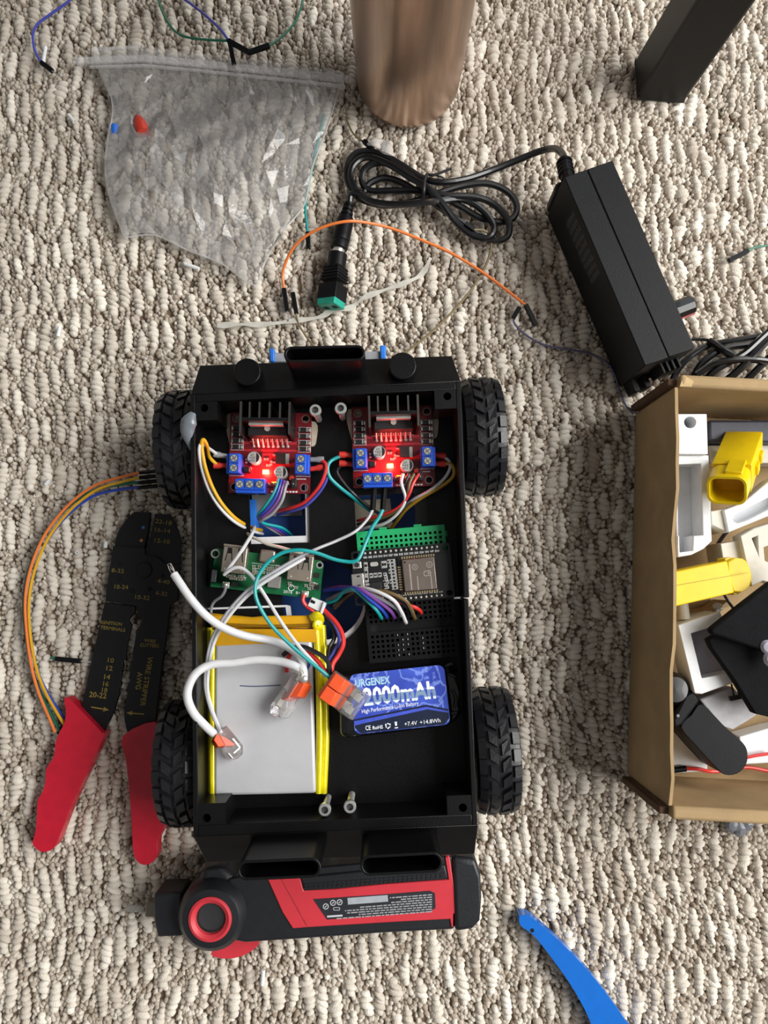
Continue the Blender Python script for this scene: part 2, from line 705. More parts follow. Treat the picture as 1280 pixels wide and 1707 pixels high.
def bumper(name, inner, outer):
    I = [P(*q, RIM) for q in inner]
    O = [P(*q, ZB) for q in outer]
    v = [I[0], I[1], O[1], O[0]]
    v = v + [(x, y, z - 5) for x, y, z in v]
    m = M().add(v, [(0, 1, 2, 3), (7, 6, 5, 4), (0, 4, 5, 1), (1, 5, 6, 2), (2, 6, 7, 3), (3, 7, 4, 0)])
    # gusset below the plate
    w = [I[0], I[1], O[1], O[0]]
    w = [(x, y, z - 5) for x, y, z in w] + [(I[0][0], I[0][1], 36), (I[1][0], I[1][1], 36)]
    m.add(w, [(0, 3, 4), (1, 5, 2), (3, 2, 5, 4), (0, 4, 5, 1), (0, 1, 2, 3)])
    return part(name, m, BLACK, robot, bev=.5)


bumper('front_bumper', [(317, 658), (768, 636)], [(333, 609), (753, 593)])
bumper('rear_bumper', [(322, 1394), (797, 1375)], [(343, 1438), (791, 1424)])


def sleeve(px0, px1, pyn, pyf, zt, zb):
    """upright oval sleeve; px0-px1 wide, near/far edges of its open top in px"""
    a, b = P(px0[0], px0[1], zt), P(px1[0], px1[1], zt)
    w = math.hypot(b[0] - a[0], b[1] - a[1])
    ang = math.atan2(b[1] - a[1], b[0] - a[0])
    d = abs(P(0, pyn, zt)[1] - P(0, pyf, zt)[1])
    c = ((a[0] + b[0]) / 2, (a[1] + b[1]) / 2)
    out = rot2(rrect(0, 0, w, d, d / 2 - .05, 8), ang, *c)
    inn = rot2(rrect(0, 0, w - 2.6, d - 2.6, d / 2 - 1.4, 8), ang, *c)
    return part('sensor_sleeve', M().prism(out, zb, zt, [inn]), BLACK, robot, bev=.3)


sleeve((473, 591), (608.5, 588), 604, 577, 98, 60)
sleeve((395, 1452), (535, 1446), 1466, 1432, 100, 58)
sleeve((600, 1444), (738, 1437), 1458, 1423, 100, 58)
for q in ((411.5, 619.5), (671, 609.5)):
    x, y, z = P(*q, 73)
    part('bumper_cap', M().cyl(x, y, 62, 6.9, 11, 32), BLACK, robot, bev=.5, sharp=30)

# the tyres
def tread_block(col):
    """one knob, standing on top of the tyre (angle 0 = +Z), axle along X"""
    x0, x1, sh, ha = ((-10.6, -6.4, 0, .105), (-5.4, -.6, .09, .095), (.6, 5.4, -.09, .095), (6.4, 10.6, 0, .105))[col]
    v = []
    for R, k in ((29.2, 1.0), (32.5, .84)):
        for (xx, e) in ((x0, sh / 2), (x1, -sh / 2)):
            xm = (x0 + x1) / 2
            x = xm + (xx - xm) * k
            drop = .0 if abs(x) < 6 else (abs(x) - 6) * .42
            for sg in (-1, 1):
                a = e + sg * ha * k
                v.append((x, (R - drop) * math.sin(a), (R - drop) * math.cos(a)))
    return M().add(v, [(0, 1, 3, 2), (4, 6, 7, 5), (0, 4, 5, 1), (2, 3, 7, 6), (0, 2, 6, 4), (1, 5, 7, 3)])


TYRE = mat('tyre_rubber', '#15161a', .38, bump=.15, bscale=800, spec=.5)
HUB = mat('hub_black', '#141416', .5)
tyre_prof = [(22, -10.8), (27, -11), (29.3, -10.2), (30.3, -7.5), (30.6, 0), (30.3, 7.5), (29.3, 10.2), (27, 11), (22, 10.8)]
RX = Matrix.Rotation(math.pi / 2, 4, 'Y')
wheel_rot = math.atan2((_B - _A).y, (_B - _A).x)
wheel_me = tb_me = hub_me = rest_me = None
rob_inv = FR[robot].inverted()
for wi, (wx, wy) in enumerate(((52.3, 79.5), (57.0, -87.3), (-107.6, 72.5), (-103.4, -93.5))):
    if wheel_me is None:
        wheel_me = mesh_of(M().lathe(tyre_prof, seg=64, T=RX, cap=False), 'wheel', TYRE)
        hub_me = mesh_of(M().lathe([(22.3, -9.5), (22.3, 9.5)], seg=40, T=RX).lathe([(4, -10.4), (4, 10.4)], seg=16, T=RX), 'wheel_hub', HUB)
        tb_me = [mesh_of(tread_block(c), 'tread_block', TYRE) for c in range(4)]
        r = M()
        for c in range(4):
            for k in range(8, 17):
                tb = tread_block(c)
                r.add(tb.v, tb.f, 0, Matrix.Rotation(-2 * math.pi * (k + (.5 if c % 2 else 0)) / 24, 4, 'X'))
        rest_me = mesh_of(r, 'tread', TYRE)
    w = bpy.data.objects.new('wheel', wheel_me)
    COL.objects.link(w)
    w.parent = robot
    L = rob_inv @ Vector((wx, wy, 32.6))
    w.location = L * S
    w.rotation_euler = (rnd.uniform(0, .2), 0, wheel_rot)
    h = bpy.data.objects.new('wheel_hub', hub_me)
    h.parent = w
    COL.objects.link(h)
    t = bpy.data.objects.new('tread', rest_me)
    t.parent = w
    t['kind'] = 'stuff'
    COL.objects.link(t)
    for c in range(4):
        for k in list(range(0, 8)) + list(range(17, 24)):
            b = bpy.data.objects.new('tread_block', tb_me[c])
            COL.objects.link(b)
            b.parent = w
            b.rotation_euler.x = -2 * math.pi * (k + (.5 if c % 2 else 0)) / 24

m = M().prism(PP([(326, 1014), (478, 1008.5), (484, 1010), (486, 1026), (478, 1027), (476, 1012), (326, 1017)], 44.3), 43.5, 44.4)
part('cutout_edge', m, WHITE_PL, robot, label='thin unpainted white edge behind the silver battery')
# glue, underside and front bracket
m = M().tube([P(322, 688, 71), P(316, 700, 71), P(312, 716, 70), P(315, 735, 68), P(318, 750, 66)], 3, 10, rr=[(0, 1.5), (.3, 4.2), (.6, 3.4), (.85, 1.6), (1, .6)], flat=.6)
part('glue_blob', m, mat('hot_glue', '#6b7279', .35, coat=.4), robot, label='grey smear of dried glue on the front left corner')
m = M().tube([P(309, 705, 68), P(305, 722, 66), P(301, 735, 64)], .7, 6)
part('glue_string', m, MATS['hot_glue'], robot)
m = M().prism(chr_(12, 20, 124, 150), 15, 24)
part('blue_deck', m, mat('blue_deck', '#1a4688', .5, var=.1), robot, bev=1, label='blue lower deck seen through the floor cutouts')
m = M().prism(PP([(420, 812), (500, 812), (505, 860), (424, 862)], 24), 24, 27)
part('deck_tape', m, mat('grey_tape', '#7f7d78', .6), robot, label='grey strip stuck on the blue deck')
m = M().prism(PP([(590, 835), (650, 832), (655, 880), (592, 884)], 24), 24, 27)
part('deck_tape', m, mat('tan_tape', '#9a927f', .6), robot, label='tan strip stuck on the blue deck')
m = M().prism(PP([(416, 835), (426, 833), (429, 880), (419, 884)], 30), 24, 34)
part('deck_clip', m, mat('bright_blue', '#2a7be0', .45), robot, label='bright blue clip under the left cutout')
BB = MATS['bright_blue']
m = M().prism(PP([(456, 588), (636, 585), (637, 603), (457, 604)], 40), 30, 40)
part('bracket_bar', m, mat('bracket_grey', '#9a9da2', .5), robot, bev=.6)
for q in ([(448, 580), (457, 580), (458, 603), (449, 603)], [(633, 575), (643, 575), (644, 600), (634, 600)]):
    part('bracket_clip', M().prism(PP(q, 42), 27, 42), BB, robot, bev=.8, label='bright blue clip under the front bumper')

# ------------------------------------------------------------------ big things around the robot
# copper bottle
bx, by, _ = P(680, 141, 0)
cop = mat('brushed_copper', '#bda08c', .3, .85, var=.2, vscale=120, bump=.2, bscale=420)
nt = cop.node_tree
mpn = nt.nodes.new('ShaderNodeMapping')
mpn.inputs['Scale'].default_value = (1, 1, .1)
for l in [l for l in nt.links if l.from_node.type == 'TEX_COORD']:
    nt.links.new(mpn.outputs['Vector'], l.to_socket)
nt.links.new([n for n in nt.nodes if n.type == 'TEX_COORD'][0].outputs['Object'], mpn.inputs['Vector'])
bt = thing('copper_bottle', 'tall brushed copper tumbler standing on the carpet behind the zip bag', 'bottle', (bx, by, 0))
m = M().lathe([(24, 1.5), (28, 1), (30, 3), (31.2, 8), (32.6, 60), (34, 130), (35, 200), (34.5, 203), (33, 203), (32.5, 190), (31, 130), (29, 12)], (bx, by, 0), 64)
part('body', m, cop, bt, sharp=50)
part('base_ring', M().lathe([(20, .2), (27, .2), (27.5, 1.2), (20, 1.4)], (bx, by, 0), 48), mat('bottle_base', '#51443b', .6), bt)
# table: its leg stands in the far right corner, its unseen top is assumed, added to shade the far carpet
lg = thing('side_table', 'black table whose square metal leg stands on the carpet at the far right', 'table', P(1100, 140, 0))
q0 = [P(*q, 0.5) for q in ((1061, 166), (1140, 172), (1142, 108), (1057, 101))]
top = [(x + 48, y + 32, 480.) for x, y, z in q0]
m = M().add(q0 + top, [(3, 2, 1, 0), (4, 5, 6, 7), (0, 1, 5, 4), (1, 2, 6, 5), (2, 3, 7, 6), (3, 0, 4, 7)])
LEGM = mat('leg_black', '#08080a', .45, bump=.1, spec=.35)
part('leg', m, LEGM, lg, bev=2)
part('foot_cap', M().prism([(x, y) for x, y, z in q0], 0, 2.5), mat('foot_rubber', '#0d0d0f', .7), lg, bev=.6)
part('shade_tabletop', M().prism(rrect(-150, 640, 800, 660, 20, 4), 480, 500), mat('shade_top_wood', '#3a2a20', .5, vscale=20), lg, bev=2)  # added top, out of view, placed to darken the far carpet

# zip bag -------------------------------------------------------------
FILM = film('clear_film', .2, .09, .31, .2, 90)
FILM2 = film('clear_film_lower', .05, .15, .03, .1, 90)
EDGE = film('film_edge', .35, .1, .3, .1, 70)
STRIP = film('clear_strip', .22, .25, .15)
bag = thing('zip_bag', 'crumpled clear plastic zip bag lying on the carpet at the far left', 'bag', P(360, 250, 0))
top_px = [(152, 88), (240, 82), (330, 92), (450, 105), (572, 122)]
bot_px = [(207, 396), (258, 392), (310, 416), (370, 440), (424, 476), (440, 440), (470, 385)]
lef_px = [(152, 88), (170, 128), (188, 176), (180, 230), (176, 270), (180, 318), (207, 396)]
rig_px = [(572, 122), (556, 178), (538, 232), (520, 280), (509, 336), (492, 362), (470, 385)]


def along(p, n):
    q = np.array(smooth_loop(p, 8, False))
    d = np.concatenate([[0], np.cumsum(np.linalg.norm(np.diff(q, axis=0), axis=1))])
    return np.array([[np.interp(t * d[-1], d, q[:, k]) for k in (0, 1)] for t in np.linspace(0, 1, n)])


def sheet(nu, nv, z0, amp, seed, facet):
    T, B = along(top_px, nu), along(bot_px, nu)
    Lf, R = along(lef_px, nv), along(rig_px, nv)
    g = np.random.default_rng(seed)
    v, f = [], []
    for j in range(nv):
        t = j / (nv - 1)
        for i in range(nu):
            s = i / (nu - 1)
            p = (1 - t) * T[i] + t * B[i] + (1 - s) * Lf[j] + s * R[j] - ((1 - s) * (1 - t) * T[0] + s * (1 - t) * T[-1] + (1 - s) * t * B[0] + s * t * B[-1])
            inner = 0 < i < nu - 1 and 0 < j < nv - 1
            env = min(1, 3.5 * min(s, 1 - s, t * 1.2, 1 - t) + .15)
            if inner:
                p = p + g.uniform(-.34, .34, 2) * facet
            h = g.uniform(0, 1) + .5 * math.sin(5 * s + 7 * t + seed) if j else .1
            x, y, _ = P(p[0], p[1], 4)
            v.append((x, y, max(.8, z0 + amp * env * h * (.35 + .65 * t))))
    for j in range(nv - 1):
        for i in range(nu - 1):
            a, b, c, d = j * nu + i, j * nu + i + 1, (j + 1) * nu + i + 1, (j + 1) * nu + i
            f += [(a, b, c), (a, c, d)] if (i * 7 + j * 3 + seed) % 3 else [(a, b, d), (b, c, d)]
    return M().add(v, f)


part('lower_film', sheet(14, 12, 1.6, 2.0, 3, 16), FILM2, bag, sharp=60)
part('upper_film', sheet(24, 20, 5.5, 8.5, 8, 17), FILM, bag, sharp=7)
for pts in (lef_px, rig_px, bot_px):
    part('welded_edge', M().tube(P3([(x, y, 5) for x, y in pts]), .55, 6, sub=4), EDGE, bag, label='bright welded edge of the bag')
for k, (o1, o2, w) in enumerate(((10, 21, 0), (24, 28, 0))):
    pts = [(122, 86), (150, 86), (240, 82), (330, 91), (450, 103), (586, 117)]
    if k:
        pts = [(150, 86), (240, 84), (330, 92), (450, 105), (576, 119)]
    poly = [(x, y + o1) for x, y in pts] + [(x, y + o2) for x, y in pts][::-1]
    part('zip_strip', M().prism(PP(poly, 9), 8.2, 10), STRIP, bag, bev=.3, label='milky zip closure strip')
m = M().prism(PP([(152, 80), (240, 75), (242, 79), (153, 86)], 10), 9.5, 10.3)
part('lip', m, STRIP, bag)
# what lies inside and under the bag
m = M().lathe([(1, 0), (4.2, 1), (4.6, 5), (3.4, 10), (1.5, 13)], seg=14, T=frame_along(P(240, 224, 4), P(228, 190, 4)) @ Matrix.Rotation(math.pi / 2, 4, 'Y'))
solo('wire_nut', 'small red wire nut inside the clear zip bag', 'wire nut', m, mat('red_nut', '#c93c2b', .4))
fa = frame_along(P(191, 232, 3.4), P(192, 205, 3.4)) @ Matrix.Rotation(math.pi / 2, 4, 'Y')
t = thing('crimp_connector', 'small blue crimp connector with a white tip inside the clear zip bag', 'connector', P(191, 220, 0))
part('sleeve', M().lathe([(2.4, 2.5), (2.6, 4), (2.6, 8), (2.1, 9)], seg=14, T=fa), mat('blue_sleeve', '#2e6fd8', .4), t)
part('tip', M().lathe([(1.2, 0), (2.0, .6), (2.0, 2.6)], seg=12, T=fa), WHITE_PL, t, label='white tip')
m = M().box(*P(190, 170, 1.5), 3.4, 5.4, 2.6, rz=.3)
solo('plastic_chip', 'tiny black plastic piece at the upper left inside the zip bag', 'chip', m, BLACK2, bev=.5)

# power adapter -------------------------------------------------------------
AH = 46.0
tq = [P(*q, AH) for q in ((940, 295), (1021, 267), (1159, 580), (1075, 610))]
ad = thing('power_adapter', 'long black power adapter brick standing on its side with a knob and coiled cord', 'adapter', P(1000, 470, 0))
ADM = mat('adapter_plastic', '#0c0e11', .5, bump=.3, bscale=2400, spec=.28)


def lerp(a, b, t):
    return (a[0] + (b[0] - a[0]) * t, a[1] + (b[1] - a[1]) * t)


tl, tr, br, bl = [q[:2] for q in tq]
ml, mb = lerp(tl, tr, .47), lerp(bl, br, .47)
part('half_shell', M().prism([tl, ml, mb, bl], 1.2, AH), ADM, ad, bev=.6)
e = .005
part('half_shell', M().prism([lerp(tl, tr, .47 + e), tr, br, lerp(bl, br, .47 + e)], 1.2, AH), ADM, ad, bev=.6)
d_l = Vector(lerp(bl, tl, 1)) - Vector(bl)
ax = d_l.normalized()                                   # towards the far end
nx = Vector((ax.y, -ax.x))
if nx.x < 0:
    nx = -nx                                            # towards the right side


def apt(s, w, z):
    """adapter frame: s mm from the near end, w mm from the left face"""
    q = Vector(bl) + ax * s + nx * w
    return (q.x, q.y, z)


# printed lines on the left face (flat light grey print)
m = M()
for k in range(7):
    for j in range(9):
        s0 = 58 + j * 4.4 + rnd.uniform(-.3, .3)
        m.add([apt(s0, -.06, 38 - k * 2.4), apt(s0 + rnd.uniform(2.2, 4), -.06, 38 - k * 2.4), apt(s0 + 3, -.06, 39.1 - k * 2.4), apt(s0, -.06, 39.1 - k * 2.4)], [(0, 1, 2, 3)])
part('rating_print', m, mat('dim_print', '#55565a', .6), ad, kind='stuff', label='dim grey rating text on the left face')
# knob on the right side
T = frame_along(apt(24, 27.5, 36), apt(24, 42, 36)) @ Matrix.Rotation(math.pi / 2, 4, 'Y')
kn = part('knob', M().lathe([(4.5, 0), (5.4, 1), (5.2, 14), (4.4, 15)], seg=10, T=T), mat('knob_black', '#121316', .35, coat=.15), ad, sharp=20)
part('pointer_line', M().box(0, -5.25, 1, 1, .7, 13, T=T), mat('pointer_red', '#b03436', .4), kn, label='red pointer line')
# terminal feet at the near end
for w0 in (2, 9):
    part('end_bracket', M().prism([apt(-8, w0, 0)[:2], apt(-8, w0 + 4, 0)[:2], apt(1, w0 + 4, 0)[:2], apt(1, w0, 0)[:2]], 1.5, 14), ADM, ad, bev=.8)
for k in range(4):
    part('vent_fin', M().prism([apt(-6, 13 + k * 3.2, 0)[:2], apt(-6, 14.6 + k * 3.2, 0)[:2], apt(1, 14.6 + k * 3.2, 0)[:2], apt(1, 13 + k * 3.2, 0)[:2]], 16, 34), ADM, ad, bev=.4)
part('socket_rim', M().prism([apt(-3, 10, 0)[:2], apt(-3, 27, 0)[:2], apt(1, 27, 0)[:2], apt(1, 10, 0)[:2]], 10, 15), ADM, ad, bev=.6)
m = M().prism([apt(113, -1, 0)[:2], apt(113, 12, 0)[:2], apt(119, 10, 0)[:2], apt(119, 1, 0)[:2]], 4, 30)
part('cord_end_block', m, ADM, ad, bev=2)
m = M()
sr = [P(946, 300, 36), P(943, 282, 35), P(940, 268, 32)]
m.tube(sr, 3.6, 14, sub=4)
for t_ in (.25, .45, .65, .85):
    c_ = [a + (b - a) * t_ for a, b in zip(sr[0], sr[2])]
    c2 = [a + (b - a) * (t_ + .08) for a, b in zip(sr[0], sr[2])]
    m.tube([c_, c2], 4.6, 14, sub=1)
part('strain_relief', m, BLACK2, ad)
CORD = mat('cord_black', '#121316', .32, coat=.25, spec=.5)
cord = [(941, 276, 33), (938, 258, 26), (925, 248, 18), (900, 252, 10), (860, 268, 5), (815, 286, 4), (775, 299, 7), (735, 304, 9), (705, 297, 8), (672, 277, 7), (640, 259, 6), (612, 252, 4), (588, 260, 3), (578, 285, 3), (583, 312, 3),
        (602, 332, 4), (640, 342, 6), (685, 337, 8), (722, 325, 10), (770, 310, 9), (812, 306, 8), (845, 319, 6), (861, 341, 4), (856, 362, 3), (835, 370, 3), (800, 363, 4), (765, 343, 6), (735, 328, 8), (700, 318, 7), (655, 318, 5), (618, 318, 3),
        (604, 304, 4), (606, 284, 6), (625, 272, 7), (655, 275, 8), (690, 298, 10), (716, 318, 12), (744, 326, 12), (790, 328, 10), (822, 340, 8), (846, 366, 7), (847, 392, 6), (828, 401, 5), (800, 394, 5), (762, 366, 5), (728, 342, 5),
        (702, 324, 4), (668, 304, 3), (640, 297, 3), (616, 306, 3), (606, 322, 2.6), (596, 320, 6), (584, 296, 6.5), (590, 274, 7), (612, 262, 7), (645, 272, 10), (684, 296, 13), (712, 312, 15), (738, 340, 13), (762, 372, 9), (790, 394, 8), (815, 396, 8.5), (823, 378, 8), (806, 352, 8), (770, 332, 9),
        (720, 336, 14), (660, 341, 11), (620, 336, 8), (596, 322, 8), (585, 325, 6), (582, 340, 5)]
part('cord', M().tube(P3(cord), 2.05, 9, sub=5), CORD, ad)
m = M().tube(P3([(705, 345, 3), (706, 320, 17), (708, 300, 16), (712, 290, 14)]), 1.0, 6).tube(P3([(712, 291, 14), (725, 291, 15), (752, 281, 14)]), .9, 6).tube(P3([(722, 291, 14), (738, 296, 14), (741, 300, 13)]), .6, 6)
solo('twist_tie', 'thin black twist tie wrapped round the middle of the coiled cord', 'tie', m, mat('tie_black', '#222226', .5))
# barrel plug, part of the adapter's cord
pa, pb = Vector(P(582, 338, 5.5)), Vector(P(563, 422, 6))
T = frame_along(pa, pb) @ Matrix.Rotation(math.pi / 2, 4, 'Y')
L = (pb - pa).length
prof = [(2.2, 0), (3, .5), (3, 2), (2.4, 2.3), (2.4, 3.2), (3.4, 3.4), (3.4, 5), (2.6, 5.3), (2.6, 6.2), (3.8, 6.4), (3.8, 8), (3, 8.3), (3, 9.2), (4.6, 9.6), (5.2, 12), (5.4, L - 8), (5.0, L - 7.5), (5.2, L - 7), (5.2, L - 3), (4.6, L - 2.4)]
part('barrel_plug', M().lathe(prof, seg=20, T=T), BLACK2, ad, sharp=30)
part('plug_ring', M().lathe([(3.6, L - 3), (3.6, L + 1)], seg=20, T=T), TIN, ad, label='bare metal ring of the plug')
# screw terminal jack on the plug
qa, qb = Vector(P(563, 424, 6.4)), Vector(P(551, 512, 7.2))
jk = thing('jack_adapter', 'black barrel jack with a green screw terminal end plugged onto the adapter cord', 'connector', P(556, 470, 0))
T = frame_along(qa, qb)
L = (qb - qa).length
part('socket_barrel', M().lathe([(5.6, 0), (5.6, 9), (5, 9.5)], seg=20, T=T @ Matrix.Rotation(math.pi / 2, 4, 'Y')), BLACK2, jk, sharp=30)
RT = T @ Matrix.Rotation(.55, 4, 'X')
m = M()
for k in range(5):
    m.box(9.2 + k * 1.9, 0, -5.2 - k * .1, 1.2, 11 + k * .5, 10.6 + k * .2, T=RT)
m.box(13, 0, -4.7, 9.5, 11, 9.6, T=RT)
m.box(L - 8.5, 0, -5.8, 9.5, 13.2, 11.6, T=RT)
part('housing', m, BLACK2, jk, bev=.35)
g_ = part('terminal_block', M().box(L - 2.2, 0, -5.5, 4.6, 12.6, 11, T=RT), mat('terminal_green', '#1f9c86', .45), jk, bev=.4, label='green screw terminal block')
for yy in (-3, 3):
    part('wire_hole', M().box(L + .1, yy, -2, .3, 3.2, 3.4, T=RT), mat('dark_hole', '#0a1413', .8), g_)

# ------------------------------------------------------------------ motor driver boards
HOLE = mat('hole_dark', '#050506', .9)
CAPTOP = mat('cap_top', '#b5b2ae', .4, .25)
BLK_INK = mat('black_ink', '#101012', .6)
PADM = mat('pad_ring', '#9c8a86', .35, .6)
LEDM = mat('led_red', (1, .2, .04), .4, emit=(1, .16, .025), es=22)
LEDO = mat('led_orange', (1, .3, .05), .4, emit=(1, .2, .02), es=5)
TAPE = mat('foam_tape', '#b8ae9c', .8)
HS = mat('heatsink_black', '#0d0d0f', .38, .3)
ALU_EDGE = mat('fin_edge', '#5a5854', .4, .8)
loc_l = P(451, 755.6, 46)
loc_r = P(655.2, 745.3, 46)
md = thing('motor_driver_board', 'red motor driver board with glowing red light, at the front left inside the robot body', 'circuit board', loc_l, math.radians(-.6), 'red motor driver boards')
LC = dict(world=False)
hs_ = [(sx * 18.3, sy * 18.3) for sx in (-1, 1) for sy in (-1, 1)]
part('foam_pad', M().prism(smooth_loop([(-23.2, 21), (-22.5, 7), (-20, 5), (-10, 8), (-5, 18)], 4), -1.9, -.1).prism(smooth_loop([(23.5, 17), (24, 8), (22, 4), (14, 6), (12, 16)], 4), -1.9, -.1), TAPE, md, label='beige foam tape under the board', **LC)
part('board', M().prism(rrect(0, 0, 43, 43, .6, 2), 0, 1.6, [circ(x, y, 1.6, 16) for x, y in hs_]), RED_PCB, md, **LC)
r0 = part('mounting_ring', M().prism(circ(-18.3, -18.3, 2.2, 20), 1.55, 1.68, [circ(-18.3, -18.3, 1.7, 20)]), PADM, md, **LC)
for dx, dy in ((36.6, 0), (0, 36.6), (36.6, 36.6)):
    again(r0, dx, dy)
# heat sink, chip, pins
hsk = part('heat_sink', M().box(.5, 13.2, 1.6, 23.6, 1.8, 22.5), HS, md, **LC)
f0 = part('cooling_fin', M().box(0, 17.8, 1.6, .9, 8, 22.4, 0).box(0, 17.8, 24, .9, 8, .3, 1), [HS, ALU_EDGE], hsk, **LC)
f0.location.x = -7.4 * S
for x in (-2.5, 2.6, 7.8):
    c_ = again(f0)
    c_.location.x = x * S
g0 = part('cooling_fin', M().box(0, 14, 1.6, 1.1, 16, 22.4, 0).box(0, 14, 24, 1.1, 16, .5, 1), [HS, ALU_EDGE], hsk, **LC)
g0.location.x = -11.8 * S
again(g0).location.x = 12.6 * S
part('chip_tab', M().box(.3, 11.6, 4, 17.6, 1.5, 16.5), TIN, md, bev=.2, **LC)
chp_ = part('driver_chip', M().box(.3, 8.7, 4.5, 20, 4.2, 10.5), CHIP, md, bev=.3, **LC)
part('clamp_screw', M().cyl(.3, 10.2, 14.6, 1.5, 1.2, 14).box(.3, 10.2, 15.7, 2.6, .4, .2), TIN, md, **LC)
p0 = part('chip_pin', M().tube([(0, 8, 6), (0, 6.8, 5.8), (0, 6, 4.6), (0, 3.6, 2)], .52, 5, sub=3).lathe([(.9, 1.6), (.7, 2.2), (.3, 2.5)], (0, 3.4, 0), 8), TIN, md, **LC)
p0.location.x = -8.7 * S
for k in range(1, 8):
    again(p0).location.x = (-8.7 + 2.56 * k) * S
p1 = part('chip_pin', M().tube([(0, 8, 5.4), (0, 7, 5), (0, 6.4, 3), (0, 6.2, 1.8)], .4, 5, sub=3), TIN, md, **LC)
p1.location.x = -7.4 * S
for k in range(1, 7):
    again(p1).location.x = (-7.4 + 2.56 * k) * S
# diodes
dm = M().box(0, 0, 1.7, 4.2, 2.3, 1.7, 0).box(-2.4, 0, 1.65, 1.2, 1.6, 1.0, 1).box(2.4, 0, 1.65, 1.2, 1.6, 1.0, 1).box(1.4, 0, 3.4, .6, 2.2, .05, 1)
d0 = part('diode', dm, [CHIP, TIN], md, **LC)
d0.location = Vector((-17.4, 12.7, 0)) * S
for x, ys in ((-17.4, (9.5, 6, 2.8)), (18, (12.2, 8.8, 5.2, 2))):
    for y in ys:
        again(d0).location = Vector((x, y, 0)) * S
# silkscreen outlines
m = M()
for x, ys in ((-17.4, (12.7, 9.5, 6, 2.8)), (18, (12.2, 8.8, 5.2, 2))):
    for y in ys:
        m.box(x, y + 1.55, 1.6, 6.6, .22, .06).box(x - 3.2, y, 1.6, .22, 3, .06).box(x + 3.2, y, 1.6, .22, 3, .06)
    m.box(x, ys[-1] - 1.5, 1.6, 6.6, .22, .06)
m.box(0, 5.9, 1.6, 22, .22, .06).box(-17.2, -12.4, 1.6, 7.6, .25, .06).box(17.6, -12.4, 1.6, 7.6, .25, .06).box(-10, -21.2, 1.6, 14, .22, .06)
for k in range(9):
    m.box(1.5 + k * 1.6, -20.6, 1.6, 1.1, .8, .06)
for k in range(7):
    m.box(14.4 + k * .75, -13.8, 1.6, .45, .7, .06)
part('white_printing', m, SILK, md, kind='stuff', **LC)
m = M().box(0, 5.2, 1.6, 30, 1.5, .04).box(1, 1.2, 1.6, 31, 1.1, .04).box(1, -1, 1.6, 10, 1, .04)
part('glow_track', m, mat('glow_red', '#b02530', .4), md, **LC)  # tracks in brighter red, the indicator's glow put into their colour


def terminal(n, parent, x, y, rz):
    """screw terminal with n ways; wire side faces -Y in its own frame"""
    w = 5.08 * n
    R = Matrix.Translation((x, y, 1.6)) @ Matrix.Rotation(rz, 4, 'Z')
    m = M().box(0, 0, 0, w, 7.6, 8.2, T=R).box(0, .6, 8.2, w, 5.4, 1.8, T=R)
    tb = part('terminal_block', m, BLUE_T, parent, bev=.35, **LC)
    m2 = M()
    for k in range(n):
        a = -w / 2 + 2.54 + 5.08 * k
        m2.box(a, -3.85, 1, 3.2, .2, 4, T=R).cyl(a, .5, 9.95, 2.0, .12, 18, T=R)
    for k in range(n - 1):
        m2.box(-w / 2 + 5.08 * (k + 1), .6, 10, .35, 4.4, .12, T=R)
    part('terminal_opening', m2, HOLE, tb, **LC)
    for k in range(n):
        a = -w / 2 + 2.54 + 5.08 * k
        part('terminal_screw', M().cyl(a, .5, 10.05, 1.75, .35, 16, T=R).box(a, .5, 10.35, 2.9, .5, .14, 1, rz=.6, T=R).box(a, .5, 10.35, 2.9, .5, .14, 1, rz=.6 + math.pi / 2, T=R), [TIN, mat('slot_shade', '#6b6b68', .5, .6)], tb, **LC)


terminal(2, md, -17.5, -7.2, -math.pi / 2)
terminal(2, md, 17.8, -7.2, math.pi / 2)
terminal(3, md, -8.6, -18.6, 0)


def can_cap(x, y, rz):
    R = Matrix.Translation((x, y, 1.6)) @ Matrix.Rotation(rz, 4, 'Z')
    c = part('capacitor', M().box(0, 0, 0, 6.8, 6.8, 1, 1, T=R).lathe([(3.15, .9), (3.2, 1.6), (2.9, 2.1), (3.25, 2.6), (3.3, 7.4), (3.0, 7.8)], seg=28, T=R), [CAPTOP, CHIP], md, **LC)
    seg = [(3.0 * math.cos(a), 3.0 * math.sin(a)) for a in np.linspace(math.radians(-62), math.radians(62), 14)]
    part('polarity_mark', M().prism(seg, 7.8, 7.86, T=R), BLK_INK, c, **LC)
    t = M()
    for s_, yy, w in (('220', 1.1, 3.0), ('35v', -.45, 3.2), ('VT', -2.0, 2.0)):
        t.text(s_, (w / 2 - .75, -yy - .0), (-w / 2 - .75, -yy - .0), 1.15, 7.8, bold=.01, T=R)
    part('lettering', t, BLK_INK, c, kind='stuff', **LC)


can_cap(-7.4, -3.9, 0)
can_cap(6.7, -11.3, 0)
m = M().box(5.8, -3.3, 1.7, 5.2, 5.6, 2.3, 0).box(9.2, -3.3, 1.65, 1.8, 5.4, .9, 1).box(2.4, -1.3, 1.65, 1.8, .8, .6, 1).box(2.4, -5.2, 1.65, 1.8, .8, .6, 1)
part('voltage_regulator', m, [CHIP, TIN], md, **LC)
m = M()
for x, y, r in ((-1.9, -3.6, 0), (.8, -5.6, 1.57), (-.6, -6.8, 0), (12, -13.4, 1.57), (-10.6, -8.6, 0), (-12.2, -4.6, 1.57)):
    m.box(x, y, 1.6, 2, 1.2, .9, 0, rz=r).box(x + math.cos(r) * .9, y + math.sin(r) * .9, 1.6, .5, 1.2, .95, 1, rz=r).box(x - math.cos(r) * .9, y - math.sin(r) * .9, 1.6, .5, 1.2, .95, 1, rz=r)
